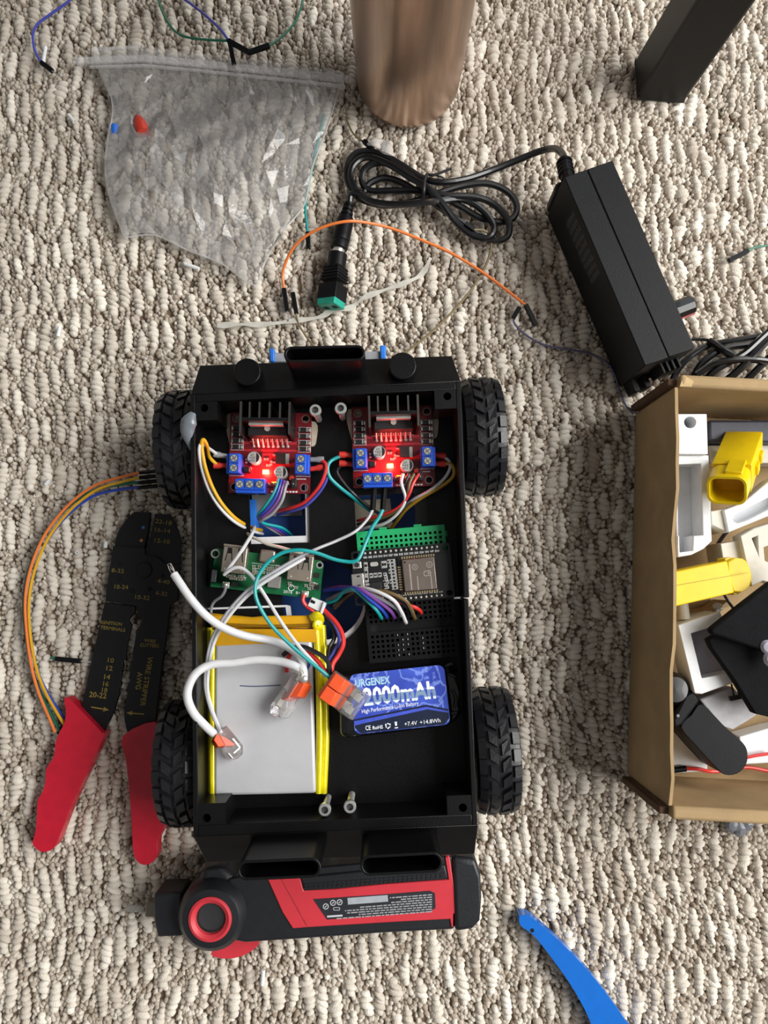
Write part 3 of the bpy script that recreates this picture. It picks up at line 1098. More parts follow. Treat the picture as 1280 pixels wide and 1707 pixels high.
part('small_component', m, [mat('smd_tan', '#7d6a58', .5), TIN], md, kind='stuff', **LC)
part('red_button', M().box(11.6, -13.6, 1.6, 2.4, 2.2, 2), mat('cap_red', '#cf3b33', .4), md, bev=.3, label='small red component', **LC)
part('jumper', M().box(-11.2, -9.8, 1.6, 3.2, 2.6, 6), CHIP, md, bev=.3, **LC)
part('jumper', M().box(13.6, -16.8, 1.6, 2.6, 4.6, 7), CHIP, md, bev=.3, **LC)
m = M()
for k in range(6):
    m.box(.8 + 2.54 * k, -17.4, 1.6, 2.4, 2.4, 2.6, 0).box(.8 + 2.54 * k, -17.4, 4.2, .6, .6, 5.6, 1)
part('pin_header', m, [CHIP, TIN], md, **LC)
led = part('indicator_light', M().box(-1.9, -10.4, 1.7, 3.4, 2.3, 1.5), LEDM, md, bev=.4, label='lit red indicator light', **LC)
part('status_light', M().box(2.6, -16, 1.7, 2.6, 1.0, .8), LEDO, md, label='small orange light', **LC)
pl = bpy.data.lights.new('indicator_glow', 'POINT')
pl.energy, pl.color, pl.shadow_soft_size = .036, (1, .04, .03), .002
plo = bpy.data.objects.new('indicator_glow', pl)
COL.objects.link(plo)
plo.parent = md
plo.location = Vector((-1.9, -10.4, 5.5)) * S
md2 = dup(md, loc_r, math.radians(1.6), 'red motor driver board with glowing red light, at the front right inside the robot body')

# ------------------------------------------------------------------ breadboards
def breadboard(name, label, corner_px, z, mt, ang, hole_mt):
    c = P(*corner_px, z)
    b = thing(name, label, 'breadboard', (c[0], c[1], 44.1), ang, 'mini breadboards')
    W, H, T = 45.7, 34.6, z - 44.1
    hs = 1.35
    v, f, mi = [], [], []
    m = M()
    m.box(W / 2, H / 2, 0, W, H, T - 3.2)
    xs = [0] + [e for k in range(17) for e in (2.5 + 2.54 * k - hs / 2, 2.5 + 2.54 * k + hs / 2)] + [W]
    rows = [2.9 + 2.54 * k for k in range(5)] + [2.9 + 2.54 * 4 + 7.62 + 2.54 * k for k in range(5)]
    ys = [0] + [e for r in rows[:5] for e in (r - hs / 2, r + hs / 2)] + [15.1, 19.5] + [e for r in rows[5:] for e in (r - hs / 2, r + hs / 2)] + [H]
    zt, zb = T, T - 3.2
    for j in range(len(ys) - 1):
        for i in range(len(xs) - 1):
            hole = i % 2 == 1 and ((j % 2 == 1 and j < 10) or (j >= 12 and j % 2 == 1))
            x0, x1, y0, y1 = xs[i], xs[i + 1], ys[j], ys[j + 1]
            if abs(y0 - 15.1) < .01:
                zz = T - 1.6 if x0 > 5 else T
            else:
                zz = zb if hole else zt
            m.add([(x0, y0, zz), (x1, y0, zz), (x1, y1, zz), (x0, y1, zz)], [(0, 1, 2, 3)], 1 if hole else 0)
            if hole:
                q = [(x0, y0), (x1, y0), (x1, y1), (x0, y1)]
                for k in range(4):
                    a_, b_ = q[k], q[(k + 1) % 4]
                    m.add([(a_[0], a_[1], zb), (b_[0], b_[1], zb), (b_[0], b_[1], zt), (a_[0], a_[1], zt)], [(0, 1, 2, 3)])
    for a_, b_ in (((0, 0), (W, 0)), ((W, 0), (W, H)), ((W, H), (0, H)), ((0, H), (0, 0))):
        m.add([(a_[0], a_[1], zb), (b_[0], b_[1], zb), (b_[0], b_[1], zt), (a_[0], a_[1], zt)], [(0, 1, 2, 3)])
    for x0, y0, x1, y1 in ((5.9, 15.1, W, 15.1), (5.9, 19.5, W, 19.5)):
        m.add([(x0, y0, T - 1.6), (x1, y1, T - 1.6), (x1, y1, T), (x0, y0, T)], [(0, 1, 2, 3)])
    me = mesh_of(m, 'body', [mt, hole_mt])
    o = bpy.data.objects.new('body', me)
    COL.objects.link(o)
    o.parent = b
    FR[o] = FR[b]
    g = M()
    for k in (7, 8, 9, 12):
        for r in range(5):
            if (k * 3 + r * 5) % 4:
                g.box(2.5 + 2.54 * (k - 2) + .2, rows[r], zb + .6, .55, .9, 2.2)
    if mt is not GREEN_BB:
        part('contact_clip', g, TIN, b, kind='stuff', world=False, label='metal clips glinting in the holes')
    for yy in (3, 30):
        part('locking_tab', M().box(W + .6, yy, .8, 1.4, 3, T - 4), mt, b, world=False)
    for xx in (14, 32):
        part('locking_tab', M().box(xx, H + .6, .8, 4, 1.4, T - 2), mt, b, world=False)
    part('mounting_hole', M().cyl(3.3, 17.3, T - .4, 1.7, .45, 16), HOLE, b, world=False)
    return b


GREEN_BB = mat('green_breadboard', '#12a160', .45, var=.04)
BB_HOLE = mat('bread_hole', '#0a1a12', .7)
a5 = math.radians(5.0)
cg = P(593.4, 887, 52.6)
# lower left corner of the green board lies one board height further down
cgl = (cg[0] + 34.6 * math.sin(a5), cg[1] - 34.6 * math.cos(a5))


def unP(x, y, z):
    # inverse of P
    d = Vector((x, y, z - CAM_H))
    cz = -(d.y * -_s + d.z * _c)
    yy = d.y * _c + d.z * _s
    return (640 + F_PX * d.x / cz, 853.5 - F_PX * yy / cz)


breadboard('mini_breadboard', 'bright green mini breadboard, half hidden under the small black processor board', unP(cgl[0], cgl[1], 52.6), 52.6, GREEN_BB, a5, BB_HOLE)
breadboard('mini_breadboard', 'black mini breadboard with a fan of coloured wires plugged into its upper half', (616, 1106), 52.6, BLACK2, math.radians(4.75), HOLE)

# ------------------------------------------------------------------ processor board
ec = [P(*q, 57.6)[:2] for q in ((586, 921), (748.5, 906), (756, 994), (594, 1009))]
ecx, ecy = sum(q[0] for q in ec) / 4, sum(q[1] for q in ec) / 4
ea = math.atan2(ec[1][1] - ec[0][1], ec[1][0] - ec[0][0])
es = thing('processor_board', 'small black microcontroller board with a silver shielded module, bridging two mini breadboards', 'circuit board', (ecx, ecy, 52.7), ea)
einv = FR[es].inverted()


def EL(px, py, z=57.6):
    q = einv @ Vector(P(px, py, z))
    return (q.x, q.y)


W, H = 50.4, 27.6
part('board', M().prism(rrect(0, 0, W, H, 1.2, 3), 3.3, 4.9, [circ(sx * (W / 2 - 2.4), sy * (H / 2 - 2.4), 1.5, 14) for sx in (-1, 1) for sy in (-1, 1)]), BLK_PCB, es, **LC)
x0, _ = EL(608, 924.7)
x1, yt = EL(728, 914.5)
_, yb = EL(700, 999.5)
for nm, y in (('t', H / 2 - 1.5), ('b', -H / 2 + 1.5)):
    m = M().box((x0 + x1) / 2, y, .1, 38.1, 2.4, 3.1, 0)
    part('header_strip', m, CHIP, es, **LC)
    pn = part('header_pin', M().lathe([(.85, 4.9), (.6, 5.6), (.3, 6.3), (.1, 6.4)], seg=8), TIN, es, **LC)
    pn.location = Vector((x0, y, 0)) * S
    for k in range(1, 15):
        again(pn).location = Vector((x0 + (x1 - x0) * k / 14, y, 0)) * S
q = [EL(668.4, 931.7, 60), EL(724.7, 928.6, 60), EL(730, 983, 60), EL(674, 986.4, 60)]
sx, sy = (q[0][0] + q[2][0]) / 2, (q[0][1] + q[2][1]) / 2
sw, sh = q[1][0] - q[0][0], q[0][1] - q[3][1]
part('module_board', M().box(sx + 2.6, sy, 4.9, sw + 8.5, sh + 2.2, .9), BLK_PCB, es, **LC)
shd = part('metal_shield', M().box(sx, sy, 5.7, sw - .6, sh - .4, 2.2), mat('shield_metal', '#8f827b', .36, .9, var=.1, vscale=90), es, bev=.4, **LC)
ink = mat('etched_print', '#a49a95', .5, .5)
m = M().text('CE', (sx + 2.0, sy - 1.4), (sx + 5.6, sy - 1.2), 3.0, 7.9, bold=.015)
for ax_, ay_, rr in ((sx - 2, sy + 3.8, 1.5), (sx + 5.4, sy + 4.4, 1.6)):
    m.prism(circ(ax_, ay_, rr, 18), 7.9, 7.95, [circ(ax_, ay_, rr - .35, 18)])
    m.box(ax_, ay_, 7.9, .4, 1.5, .05).box(ax_, ay_, 7.9, 1.2, .35, .05)
m.box(sx - 4.6, sy - 1, 7.9, .7, 13, .04).box(sx - 1.2, sy - 4.4, 7.9, .5, 7, .04).box(sx + 5.6, sy - 3.4, 7.9, .5, 9, .04)
part('etched_marks', m, ink, shd, kind='stuff', **LC)
part('pin_one_dot', M().cyl(sx - 6.9, sy + 6.6, 7.9, .5, .06, 12), HOLE, shd, **LC)
m = M()
for k in range(14):
    for yy in (sy + sh / 2 + .75, sy - sh / 2 - .75):
        m.box(sx - sw / 2 + .6 + k * (sw - 1) / 13, yy, 4.95, .75, 1.3, 1.0)
for k in range(10):
    m.box(sx - sw / 2 - 1.3, sy - sh / 2 + 1.5 + k * 1.25, 4.95, 1.6, .7, 1.0)
part('solder_pads', m, mat('pad_gold', '#b9a783', .35, .8), es, kind='stuff', **LC)
m = M()
for s_, k in (('VIN', 0), ('GND', 1), ('D13', 2), ('D12', 3), ('D14', 4), ('D27', 5), ('D26', 6), ('D25', 7), ('D33', 8), ('D32', 9), ('D35', 10), ('D34', 11), ('VN', 12), ('VP', 13), ('EN', 14)):
    a = x0 + (x1 - x0) * k / 14
    m.text(s_, (a - .98, H / 2 - 4.1), (a + .98, H / 2 - 4.1), 1.05, 4.9, bold=.012)
for s_, k in (('3V3', 0), ('GND', 1), ('D15', 2), ('D2', 3), ('D4', 4), ('RX2', 5), ('TX2', 6), ('D5', 7), ('D18', 8), ('D19', 9), ('D21', 10), ('RX0', 11), ('TX0', 12), ('D22', 13), ('D23', 14)):
    a = x0 + (x1 - x0) * k / 14
    m.text(s_, (a - .98, -H / 2 + 3), (a + .98, -H / 2 + 3), 1.05, 4.9, bold=.012)
part('pin_lettering', m, SILK, es, kind='stuff', **LC)
ux, uy = EL(596.5, 968.5, 59.5)
us = part('usb_socket', M().box(ux, uy, 4.9, 6.2, 7.4, 2.7), mat('usb_metal', '#c9c6c1', .32, .85), es, bev=.35, **LC)
part('latch_slot', M().box(ux + .4, uy + 2.3, 7.58, 1.6, .7, .08).box(ux + .4, uy - 2.3, 7.58, 1.6, .7, .08), HOLE, us, **LC)
for (px, py, nm) in ((595, 942, 'a'),):
    bx_, by_ = EL(px, py, 59)
    bt_ = part('push_button', M().box(bx_, by_, 4.9, 4.4, 3.4, 1.6), TIN, es, bev=.3, **LC)
    part('button_cap', M().cyl(bx_, by_, 6.5, 1.2, .9, 16), mat('btn_dark', '#23262c', .4), bt_, **LC)
m = M()
m2 = M()
g = random.Random(5)


def smd(px, py, w, h):
    x, y = EL(px, py, 58)
    m2.box(x, y + h / 2 + .25, 4.9, w + .7, .2, .06, 1).box(x, y - h / 2 - .25, 4.9, w + .7, .2, .06, 1).box(x - w / 2 - .25, y, 4.9, .2, h + .6, .06, 1).box(x + w / 2 + .25, y, 4.9, .2, h + .6, .06, 1)
    m.box(x, y, 4.9, w * .5, h, .8, 0)
    e = 1 if w > h else 0
    for s_ in (-1, 1):
        if e:
            m.box(x + s_ * w * .36, y, 4.9, w * .26, h, .85, 1)
        else:
            m.box(x, y + s_ * h * .36, 4.9, w, h * .26, .85, 1)


for k in range(3):
    smd(609.5 + k * .6, 943 + k * 11, 1.3, 2.7)
smd(613, 978, 1.6, 2.6)
for k in range(9):
    smd(653 + k * .7, 935 + k * 5.6, 2.6, .9)
    if k % 3 == 0:
        smd(648 + k * .7, 936 + k * 5.6, .9, 1.4)
for k in range(3):
    smd(618.5 + k * 7.2, 959.5 - k * .7, 1.2, 1.5)
smd(640, 941, 2.2, 2.8)
for k in range(6):
    smd(634 + g.uniform(0, 12), 957 + k * 4.4, 1.1, .7)
part('small_component', m, [CHIP, TIN], es, kind='stuff', **LC)
part('white_printing', m2, [SILK, SILK], es, kind='stuff', **LC)
x, y = EL(623.5, 940.5, 58)
part('crystal', M().prism(rrect(x, y, 4, 2.2, .9, 4), 4.9, 6.2), TIN, es, bev=.2, **LC)
x, y = EL(627, 979.5, 58)
part('serial_chip', M().box(x, y, 4.9, 5.6, 5.4, 1), CHIP, es, bev=.2, **LC)
m = M()
for k in range(9):
    m.box(x + 4 + g.uniform(0, 2.5), y + 3 - k * .8, 4.9, .5, .4, .4)
part('solder_bead', m, TIN, es, kind='stuff', **LC)

# ------------------------------------------------------------------ green power board
gz = 50.0
gc = [P(*q, gz)[:2] for q in ((356, 915), (541, 936), (534, 999), (350, 978))]
gcx, gcy = sum(q[0] for q in gc) / 4, sum(q[1] for q in gc) / 4
ga = math.atan2(gc[1][1] - gc[0][1], gc[1][0] - gc[0][0])
gb = thing('power_bank_board', 'green power board with two large USB sockets, left side inside the robot body', 'circuit board', (gcx, gcy, 44.2), ga)
ginv = FR[gb].inverted()


def GL(px, py, z=gz):
    q = ginv @ Vector(P(px, py, z))
    return (q.x, q.y)


poly = [GL(*q) for q in ((357, 916), (361, 914), (500, 930.5), (534, 934), (539.5, 941), (536, 968), (533.5, 999), (440, 988.5), (351, 978), (351, 962))]
part('board', M().prism(poly, 4.2, 5.8, [circ(*GL(359, 923), 1.5, 16), circ(*GL(533, 942), 1.2, 16)]), GREEN_PCB, gb, **LC)
for q, r in (((359, 923), 2.4), ((533, 942), 1.9)):
    x, y = GL(*q)
    part('mounting_ring', M().prism(circ(x, y, r, 20), 5.75, 5.86, [circ(x, y, r - .8, 20)]), mat('ring_silver', '#a8b0a6', .4, .6), gb, **LC)


def usb_a(quad, zt):
    q = [GL(*p, 44.2 + zt) for p in quad]
    x, y = sum(a[0] for a in q) / 4, sum(a[1] for a in q) / 4
    w = (q[1][0] - q[0][0] + q[2][0] - q[3][0]) / 2
    h = (q[0][1] - q[3][1] + q[1][1] - q[2][1]) / 2
    u = part('usb_socket', M().box(x, y, 5.8, w, h, zt - 5.8), NICKEL, gb, bev=.5, **LC)
    part('mouth', M().box(x, y + h / 2 + .03, 6.6, w - 1.4, .12, zt - 7.6), HOLE, u, **LC)
    part('mouth_lip', M().box(x, y + h / 2 + .5, zt - .9, w, .9, .9), NICKEL, u, **LC)
    for s_ in (-1, 1):
        m = M()
        xx = x + s_ * w * .22
        m.add([(xx - 1.2, y + h * .34, zt + .03), (xx - .7, y + h * .34, zt + .03), (xx - 1.5, y - h * .06, zt + .03), (xx - 2.0, y - h * .06, zt + .03)], [(0, 1, 2, 3)])
        m.add([(xx + 1.2, y + h * .34, zt + .03), (xx + .7, y + h * .34, zt + .03), (xx + 1.5, y - h * .06, zt + .03), (xx + 2.0, y - h * .06, zt + .03)], [(0, 1, 2, 3)])
        m.box(xx, y + h * .34, zt, 2.4, 3, .04)
        part('spring_slot', m, HOLE, u, **LC)
        part('dimple', M().lathe([(.55, 0), (.5, .12), (.1, .2)], (x + s_ * w * .34, y - h * .36, zt), 10), TIN, u, **LC)
    return u


usb_a(((372, 908), (411, 915), (409, 958), (368, 953)), 11.4)
usb_a(((482, 923), (522, 928), (519, 971), (478, 966)), 11.4)
q = [GL(*p, 53.4) for p in ((433.7, 915), (458.6, 920), (457, 939), (432.5, 936))]
x, y = sum(a[0] for a in q) / 4, sum(a[1] for a in q) / 4
part('usb_c_socket', M().box(x, y, 5.8, 7.8, 6.6, 3.3), NICKEL, gb, bev=.9, **LC)
x, y = GL(457, 970, 52)
part('inductor', M().box(x, y, 5.8, 6.6, 6.2, 2.6), mat('inductor_grey', '#7d7b78', .55), gb, bev=.4, **LC)
x, y = GL(391, 974, 52)
part('small_chip', M().box(x, y, 5.8, 3, 2.4, 1.2), CHIP, gb, **LC)
x, y = GL(528, 959, 52)
part('small_chip', M().box(x, y, 5.8, 2.4, 2.4, 1.2), CHIP, gb, **LC)
x, y = GL(528, 979, 52)
part('small_chip', M().box(x, y, 5.8, 2.4, 2.4, 1.2), CHIP, gb, **LC)
x, y = GL(355.5, 960, 53)
part('side_button', M().box(x, y, 5.8, 2.6, 6.4, 2.2), mat('btn_grey', '#3b3d40', .45), gb, bev=.3, **LC)
for q in ((376, 975), (508, 990)):
    x, y = GL(*q, 51)
    part('solder_pad', M().box(x, y, 5.8, 3.6, 3.2, .5).lathe([(1.7, .4), (1.2, 1.3), (.3, 1.8)], (x, y, 5.8), 12), TIN, gb, bev=.2, **LC)
m = M()
m2 = M()
for k in range(46):
    px, py = g.uniform(372, 530), 0
    row = k % 4
    if row == 0:
        px, py = 422 + g.uniform(0, 48), 944 + g.uniform(0, 5)
    elif row == 1:
        px, py = 378 + g.uniform(0, 30), 960 + g.uniform(0, 8)
    elif row == 2:
        px, py = 420 + g.uniform(0, 34), 950 + g.uniform(0, 8)
    else:
        px, py = 476 + g.uniform(0, 50), 973 + g.uniform(0, 12)
    x, y = GL(px, py, 51)
    m.box(x, y, 5.8, 1.3, .8, .7, 0).box(x + .6, y, 5.8, .45, .85, .75, 1).box(x - .6, y, 5.8, .45, .85, .75, 1)
    m2.box(x, y + .8, 5.8, 2.2, .18, .05)
part('small_component', m, [mat('smd_tan', '#7d6a58', .5), TIN], gb, kind='stuff', **LC)
for a_, b_ in (((420, 938), (475, 945)), ((421, 947), (474, 953))):
    A, B = GL(*a_), GL(*b_)
    m2.box((A[0] + B[0]) / 2, (A[1] + B[1]) / 2, 5.8, math.dist(A, B), .25, .05)
m2.prism(circ(*GL(485.5, 980), 1.7, 18), 5.8, 5.86, [circ(*GL(485.5, 980), 1.3, 18)])
A, B = GL(472, 988), GL(487, 990)
m2.text('2016', A, B, 1.5, 5.8)
A, B = GL(493, 990), GL(500, 991)
m2.text('B+', A, B, 1.4, 5.8)
part('white_printing', m2, SILK, gb, kind='stuff', **LC)

# ------------------------------------------------------------------ batteries
pch = thing('pouch_battery', 'large flat silver-grey pouch battery with yellow tape, at the rear left inside the robot body', 'battery', P(443, 1180, 44) [:2] + (44.2,))
FOIL = mat('pouch_silver', '#c0c1c5', .42, .15, var=.05, vscale=60, bump=.08, bscale=300)
YFOIL = mat('yellow_foil', '#e6d80c', .22, .25, var=.12, coat=.5)
KAP = mat('amber_tape', '#d8a010', .3, var=.1, vscale=60, coat=.4)
m = M().prism(PP([(358, 1048), (519, 1050), (527, 1323), (356, 1327)], 53), 44.6, 53.2)
part('pouch', m, FOIL, pch, bev=1.6, seg=3)
for pts in ([(527, 1042, 51), (531, 1120, 51), (533, 1220, 51), (531, 1322, 51)], [(537, 1042, 48.5), (541, 1120, 48), (543, 1220, 48), (539, 1322, 48)], [(350, 1046, 48), (350, 1120, 48), (352, 1220, 48), (351, 1328, 48)], [(355, 1050, 51.5), (354, 1120, 51), (354, 1220, 51), (355, 1326, 51)]):
    part('edge_foil', M().tube(P3(pts), 1.9, 10), YFOIL, pch, label='folded shiny yellow edge')
m = M().prism(PP([(357, 1048), (528, 1049), (529, 1071), (500, 1070), (358, 1077)], 53.5), 50, 53.6)
part('tape_band', m, KAP, pch, bev=.4, label='amber tape across the front edge')
m = M().prism(PP([(348, 1022), (420, 1029), (440, 1027), (534, 1026), (536, 1048), (350, 1047)], 51), 46, 50.6)
part('folded_flap', m, KAP, pch, bev=1.2, label='amber taped terminal flap')
m = M().tube(P3([(352, 1040, 51.4), (440, 1044, 51.4), (530, 1042, 51.4)]), .8, 6)
part('flap_crease', m, mat('amber_dark', '#8a6408', .35, coat=.3), pch)
m = M().tube(P3([(519, 1030, 52), (528, 1026, 54), (534, 1034, 52), (527, 1042, 53), (536, 1046, 51)]), 2.2, 8, flat=.6)
part('crumpled_foil', m, YFOIL, pch)
m = M().tube(P3([(400, 1143, 53.25), (425, 1144, 53.25), (468, 1142, 53.25)]), .35, 5, flat=.3)
part('pen_mark', m, mat('pen_blue', '#56607a', .6), pch, label='faint blue pen line')
# two-cell pack
bz = 61.0
lc = [P(*q, bz)[:2] for q in ((584, 1125), (742, 1108), (751, 1206), (587, 1225))]
lw = math.dist(lc[0], lc[1])
lh = math.dist(lc[0], lc[3])
la = math.atan2(lc[1][1] - lc[0][1], lc[1][0] - lc[0][0])
lcx, lcy = sum(q[0] for q in lc) / 4, sum(q[1] for q in lc) / 4
bp_ = thing('lithium_battery_pack', 'blue-labelled 2000mAh battery pack in black wrap, at the rear right inside the robot body', 'battery', (lcx, lcy, 44.1), la)
bq = [P(*q, bz)[:2] for q in ((563, 1127), (742, 1110), (756, 1212), (566, 1234))]
WRAP = mat('black_wrap', '#0e0e11', .28, coat=.3, bump=.2, bscale=200)
part('cell_wrap', M().prism(bq, 44.2, bz), WRAP, bp_, bev=4, seg=4)
m = M().prism(PP([(740, 1112), (757, 1116), (766, 1150), (764, 1172), (770, 1190), (752, 1208)], 54), 46, 54)
part('wrap_end', m, WRAP, bp_, bev=1.5)
for q in ([(742, 1112, 55), (752, 1107, 55.5), (760, 1108, 55)], [(748, 1124, 55), (758, 1128, 55), (763, 1140, 54)], [(754, 1150, 54.5), (760, 1165, 54.6), (757, 1180, 54)], [(750, 1190, 55), (762, 1188, 55), (769, 1186, 54)], [(744, 1120, 58), (754, 1116, 56), (762, 1118, 54)]):
    part('wrap_wrinkle', M().tube(P3(q), .8, 6, flat=.5), WRAP, bp_)
lm = bpy.data.materials.new('blue_label')
lm.use_nodes = True
nt = lm.node_tree
b = nt.nodes['Principled BSDF']
b.inputs['Roughness'].default_value = .3
tc = nt.nodes.new('ShaderNodeTexCoord')
nz = nt.nodes.new('ShaderNodeTexNoise')
nz.inputs['Scale'].default_value = 70
nz.inputs['Detail'].default_value = 5
mxv = nt.nodes.new('ShaderNodeMix')
mxv.data_type = 'VECTOR'
mxv.inputs['Factor'].default_value = .018
vo = nt.nodes.new('ShaderNodeTexVoronoi')
vo.feature = 'DISTANCE_TO_EDGE'
vo.inputs['Scale'].default_value = 85
r1 = nt.nodes.new('ShaderNodeValToRGB')
r1.color_ramp.elements[0].position = 0.0
r1.color_ramp.elements[0].color = hexc('#86a0f2') + (1,)
r1.color_ramp.elements[1].position = .055
r1.color_ramp.elements[1].color = hexc('#3347b0') + (1,)
r2 = nt.nodes.new('ShaderNodeValToRGB')
r2.color_ramp.elements[0].position = .35
r2.color_ramp.elements[0].color = hexc('#27338c') + (1,)
r2.color_ramp.elements[1].position = .68
r2.color_ramp.elements[1].color = hexc('#4a66d8') + (1,)
n3 = nt.nodes.new('ShaderNodeTexNoise')
n3.inputs['Scale'].default_value = 38
mx2 = nt.nodes.new('ShaderNodeMix')
mx2.data_type = 'RGBA'
mx2.blend_type = 'LIGHTEN'
mx2.inputs['Factor'].default_value = .8
nt.links.new(tc.outputs['Object'], nz.inputs['Vector'])
nt.links.new(tc.outputs['Object'], mxv.inputs['A'])
nt.links.new(nz.outputs['Color'], mxv.inputs['B'])
nt.links.new(mxv.outputs['Result'], vo.inputs['Vector'])
nt.links.new(vo.outputs['Distance'], r1.inputs['Fac'])
nt.links.new(tc.outputs['Object'], n3.inputs['Vector'])
nt.links.new(n3.outputs['Fac'], r2.inputs['Fac'])
nt.links.new(r2.outputs['Color'], mx2.inputs['A'])
nt.links.new(r1.outputs['Color'], mx2.inputs['B'])
nt.links.new(mx2.outputs['Result'], b.inputs['Base Color'])
lab = part('label', M().prism(rot2(rrect(0, 0, lw, lh, 3.2, 5), la, lcx, lcy), bz + .02, bz + .22), lm, bp_, label='blue lightning-patterned label')
LI = Matrix.Translation((lcx, lcy, bz)) @ Matrix.Rotation(la, 4, 'Z')
hw, hh = lw / 2, lh / 2
part('dark_band', M().prism([(-hw + .4, -hh + 3), (-hw + 3, -hh + .25), (hw - 3, -hh + .25), (hw - .3, -hh + 3), (hw - .3, -hh + 5.6), (hw - 10.5, -hh + 8.4), (-hw + .3, -hh + 4.4)], .22, .3, T=LI), mat('label_dark', '#16203a', .35), lab)
part('blue_stripe', M().prism([(-hw + .2, -hh + 4.5), (-hw + .2, -hh + 6.4), (hw - 11, -hh + 9.6), (hw - .3, -hh + 6.4), (hw - .3, -hh + 5.6), (hw - 10.5, -hh + 8.4)], .3, .36, T=LI), mat('label_stripe', '#4457c8', .35), lab)
part('dark_stripe', M().prism([(-hw + .2, -hh + 6.5), (-hw + .2, -hh + 7.3), (hw - 11, -hh + 10.6), (hw - .3, -hh + 7.4), (hw - .3, -hh + 6.5), (hw - 11, -hh + 9.7)], .25, .33, T=LI), MATS['label_dark'], lab)
PRN = mat('label_white', '#eef2f6', .35)
TWO = mat('label_two_tone', '#f2f5f8', .35)
nt = TWO.node_tree
tc = nt.nodes.new('ShaderNodeTexCoord')
sp_ = nt.nodes.new('ShaderNodeSeparateXYZ')
r1 = nt.nodes.new('ShaderNodeValToRGB')
mr = nt.nodes.new('ShaderNodeMapRange')
mr.inputs['From Min'].default_value, mr.inputs['From Max'].default_value = -.0012, .0076
r1.color_ramp.interpolation = 'CONSTANT'
r1.color_ramp.elements[0].color = hexc('#dfe8f0') + (1,)
r1.color_ramp.elements[1].position = .12
r1.color_ramp.elements[1].color = hexc('#7f98b4') + (1,)
e_ = r1.color_ramp.elements.new(.52)
e_.color = hexc('#f4f7fb') + (1,)
nt.links.new(tc.outputs['Object'], sp_.inputs[0])
nt.links.new(sp_.outputs['Y'], mr.inputs['Value'])
nt.links.new(mr.outputs['Result'], r1.inputs['Fac'])
nt.links.new(r1.outputs['Color'], nt.nodes['Principled BSDF'].inputs['Base Color'])
m = M().text('URGENEX', (-hw + 2.6, hh - 6.2), (-hw + 20, hh - 6.2), 3.6, .22, bold=.03, T=LI)
part('brand_lettering', m, mat('label_cyan', '#a5cfe0', .35), lab, kind='stuff')
m = M().text('2000mAh', (-hw + 6.0, -1.0), (hw - 5.6, -1.0), 8.4, .22, bold=.035, T=LI)
m2 = M().text('2000mAh', (-hw + 5.8, -1.2), (hw - 5.4, -1.2), 8.8, .21, bold=.045, T=LI)
part('capacity_outline', m2, mat('label_outline', '#3a57b8', .35), lab, kind='stuff')
part('capacity_lettering', m, TWO, lab, kind='stuff')
m = M().text('High Performance Li-Ion Battery', (-hw + 4.5, -4.8), (hw - 14.5, -3.6), 2.0, .22, T=LI)
m.text('CE', (-hw + 5.4, -hh + 1.5), (-hw + 8.0, -hh + 1.5), 2.2, .3, bold=.01, T=LI).text('RoHS', (-hw + 9, -hh + 1.5), (-hw + 14, -hh + 1.5), 1.7, .3, bold=.015, T=LI)
m.text('+7.4V', (-hw + 24.8, -hh + 1.5), (-hw + 31, -hh + 1.5), 2.0, .3, T=LI).text('+14.8Wh', (-hw + 32.4, -hh + 1.5), (-hw + 42.6, -hh + 1.5), 2.0, .3, T=LI)
for k in range(3):
    a = math.pi / 2 + k * 2.094
    x, y = -hw + 16.6, -hh + 2.5
    m.prism(rot2([(-1.0, .75), (.5, .75), (.5, .45), (1.15, 1.0), (.5, 1.5), (.5, 1.2), (-.7, 1.2)], a, x, y), .3, .36, T=LI)
x, y = -hw + 20.6, -hh + 2.2
m.box(x, y - 1.1, .3, 1.7, .5, .06, T=LI).box(x, y + .7, .3, 1.0, 1.6, .06, T=LI).box(x, y + 1.7, .3, 1.4, .25, .06, T=LI)
part('small_lettering', m, PRN, lab, kind='stuff')

# ------------------------------------------------------------------ socket screws standing in the floor
s0 = None
for (hx, hy, lbl) in ((525, 683, 'socket screw standing in the floor, left of the front pair between the driver boards'), (567.5, 680, 'socket screw standing in the floor, right of the front pair between the driver boards'), (541, 1351, 'socket screw standing in the floor, left of the rear pair by the end wall'), (583, 1346, 'socket screw standing in the floor, right of the rear pair by the end wall')):
    x, y, _ = P(hx, hy, 67)
    if s0 is None:
        s0 = thing('socket_screw', lbl, 'screw', (x, y, 44.1), 0, 'loose socket screws standing in the floor')
        part('shank', M().lathe([(1.6, 0), (1.6, 19)] if 0 else [(r, z) for k in range(22) for r, z in ((1.75, k * .88), (1.5, k * .88 + .44))], seg=12), STEEL, s0, world=False)
        hd = part('head', M().lathe([(1.7, 19.2), (3.0, 19.4), (3.05, 22.2), (2.7, 22.6), (1.75, 22.6), (1.6, 22.3)], seg=20, cap=False), STEEL, s0, world=False, sharp=30)
        part('hex_socket', M().cyl(0, 0, 20.6, 1.7, .2, 6, 0).lathe([(1.7, 20.8), (1.72, 22.5)], seg=6, cap=False), mat('hex_dark', '#77777a', .3, .9), hd, world=False)
    else:
        dup(s0, (x, y, 44.1), rnd.uniform(0, 2), lbl)

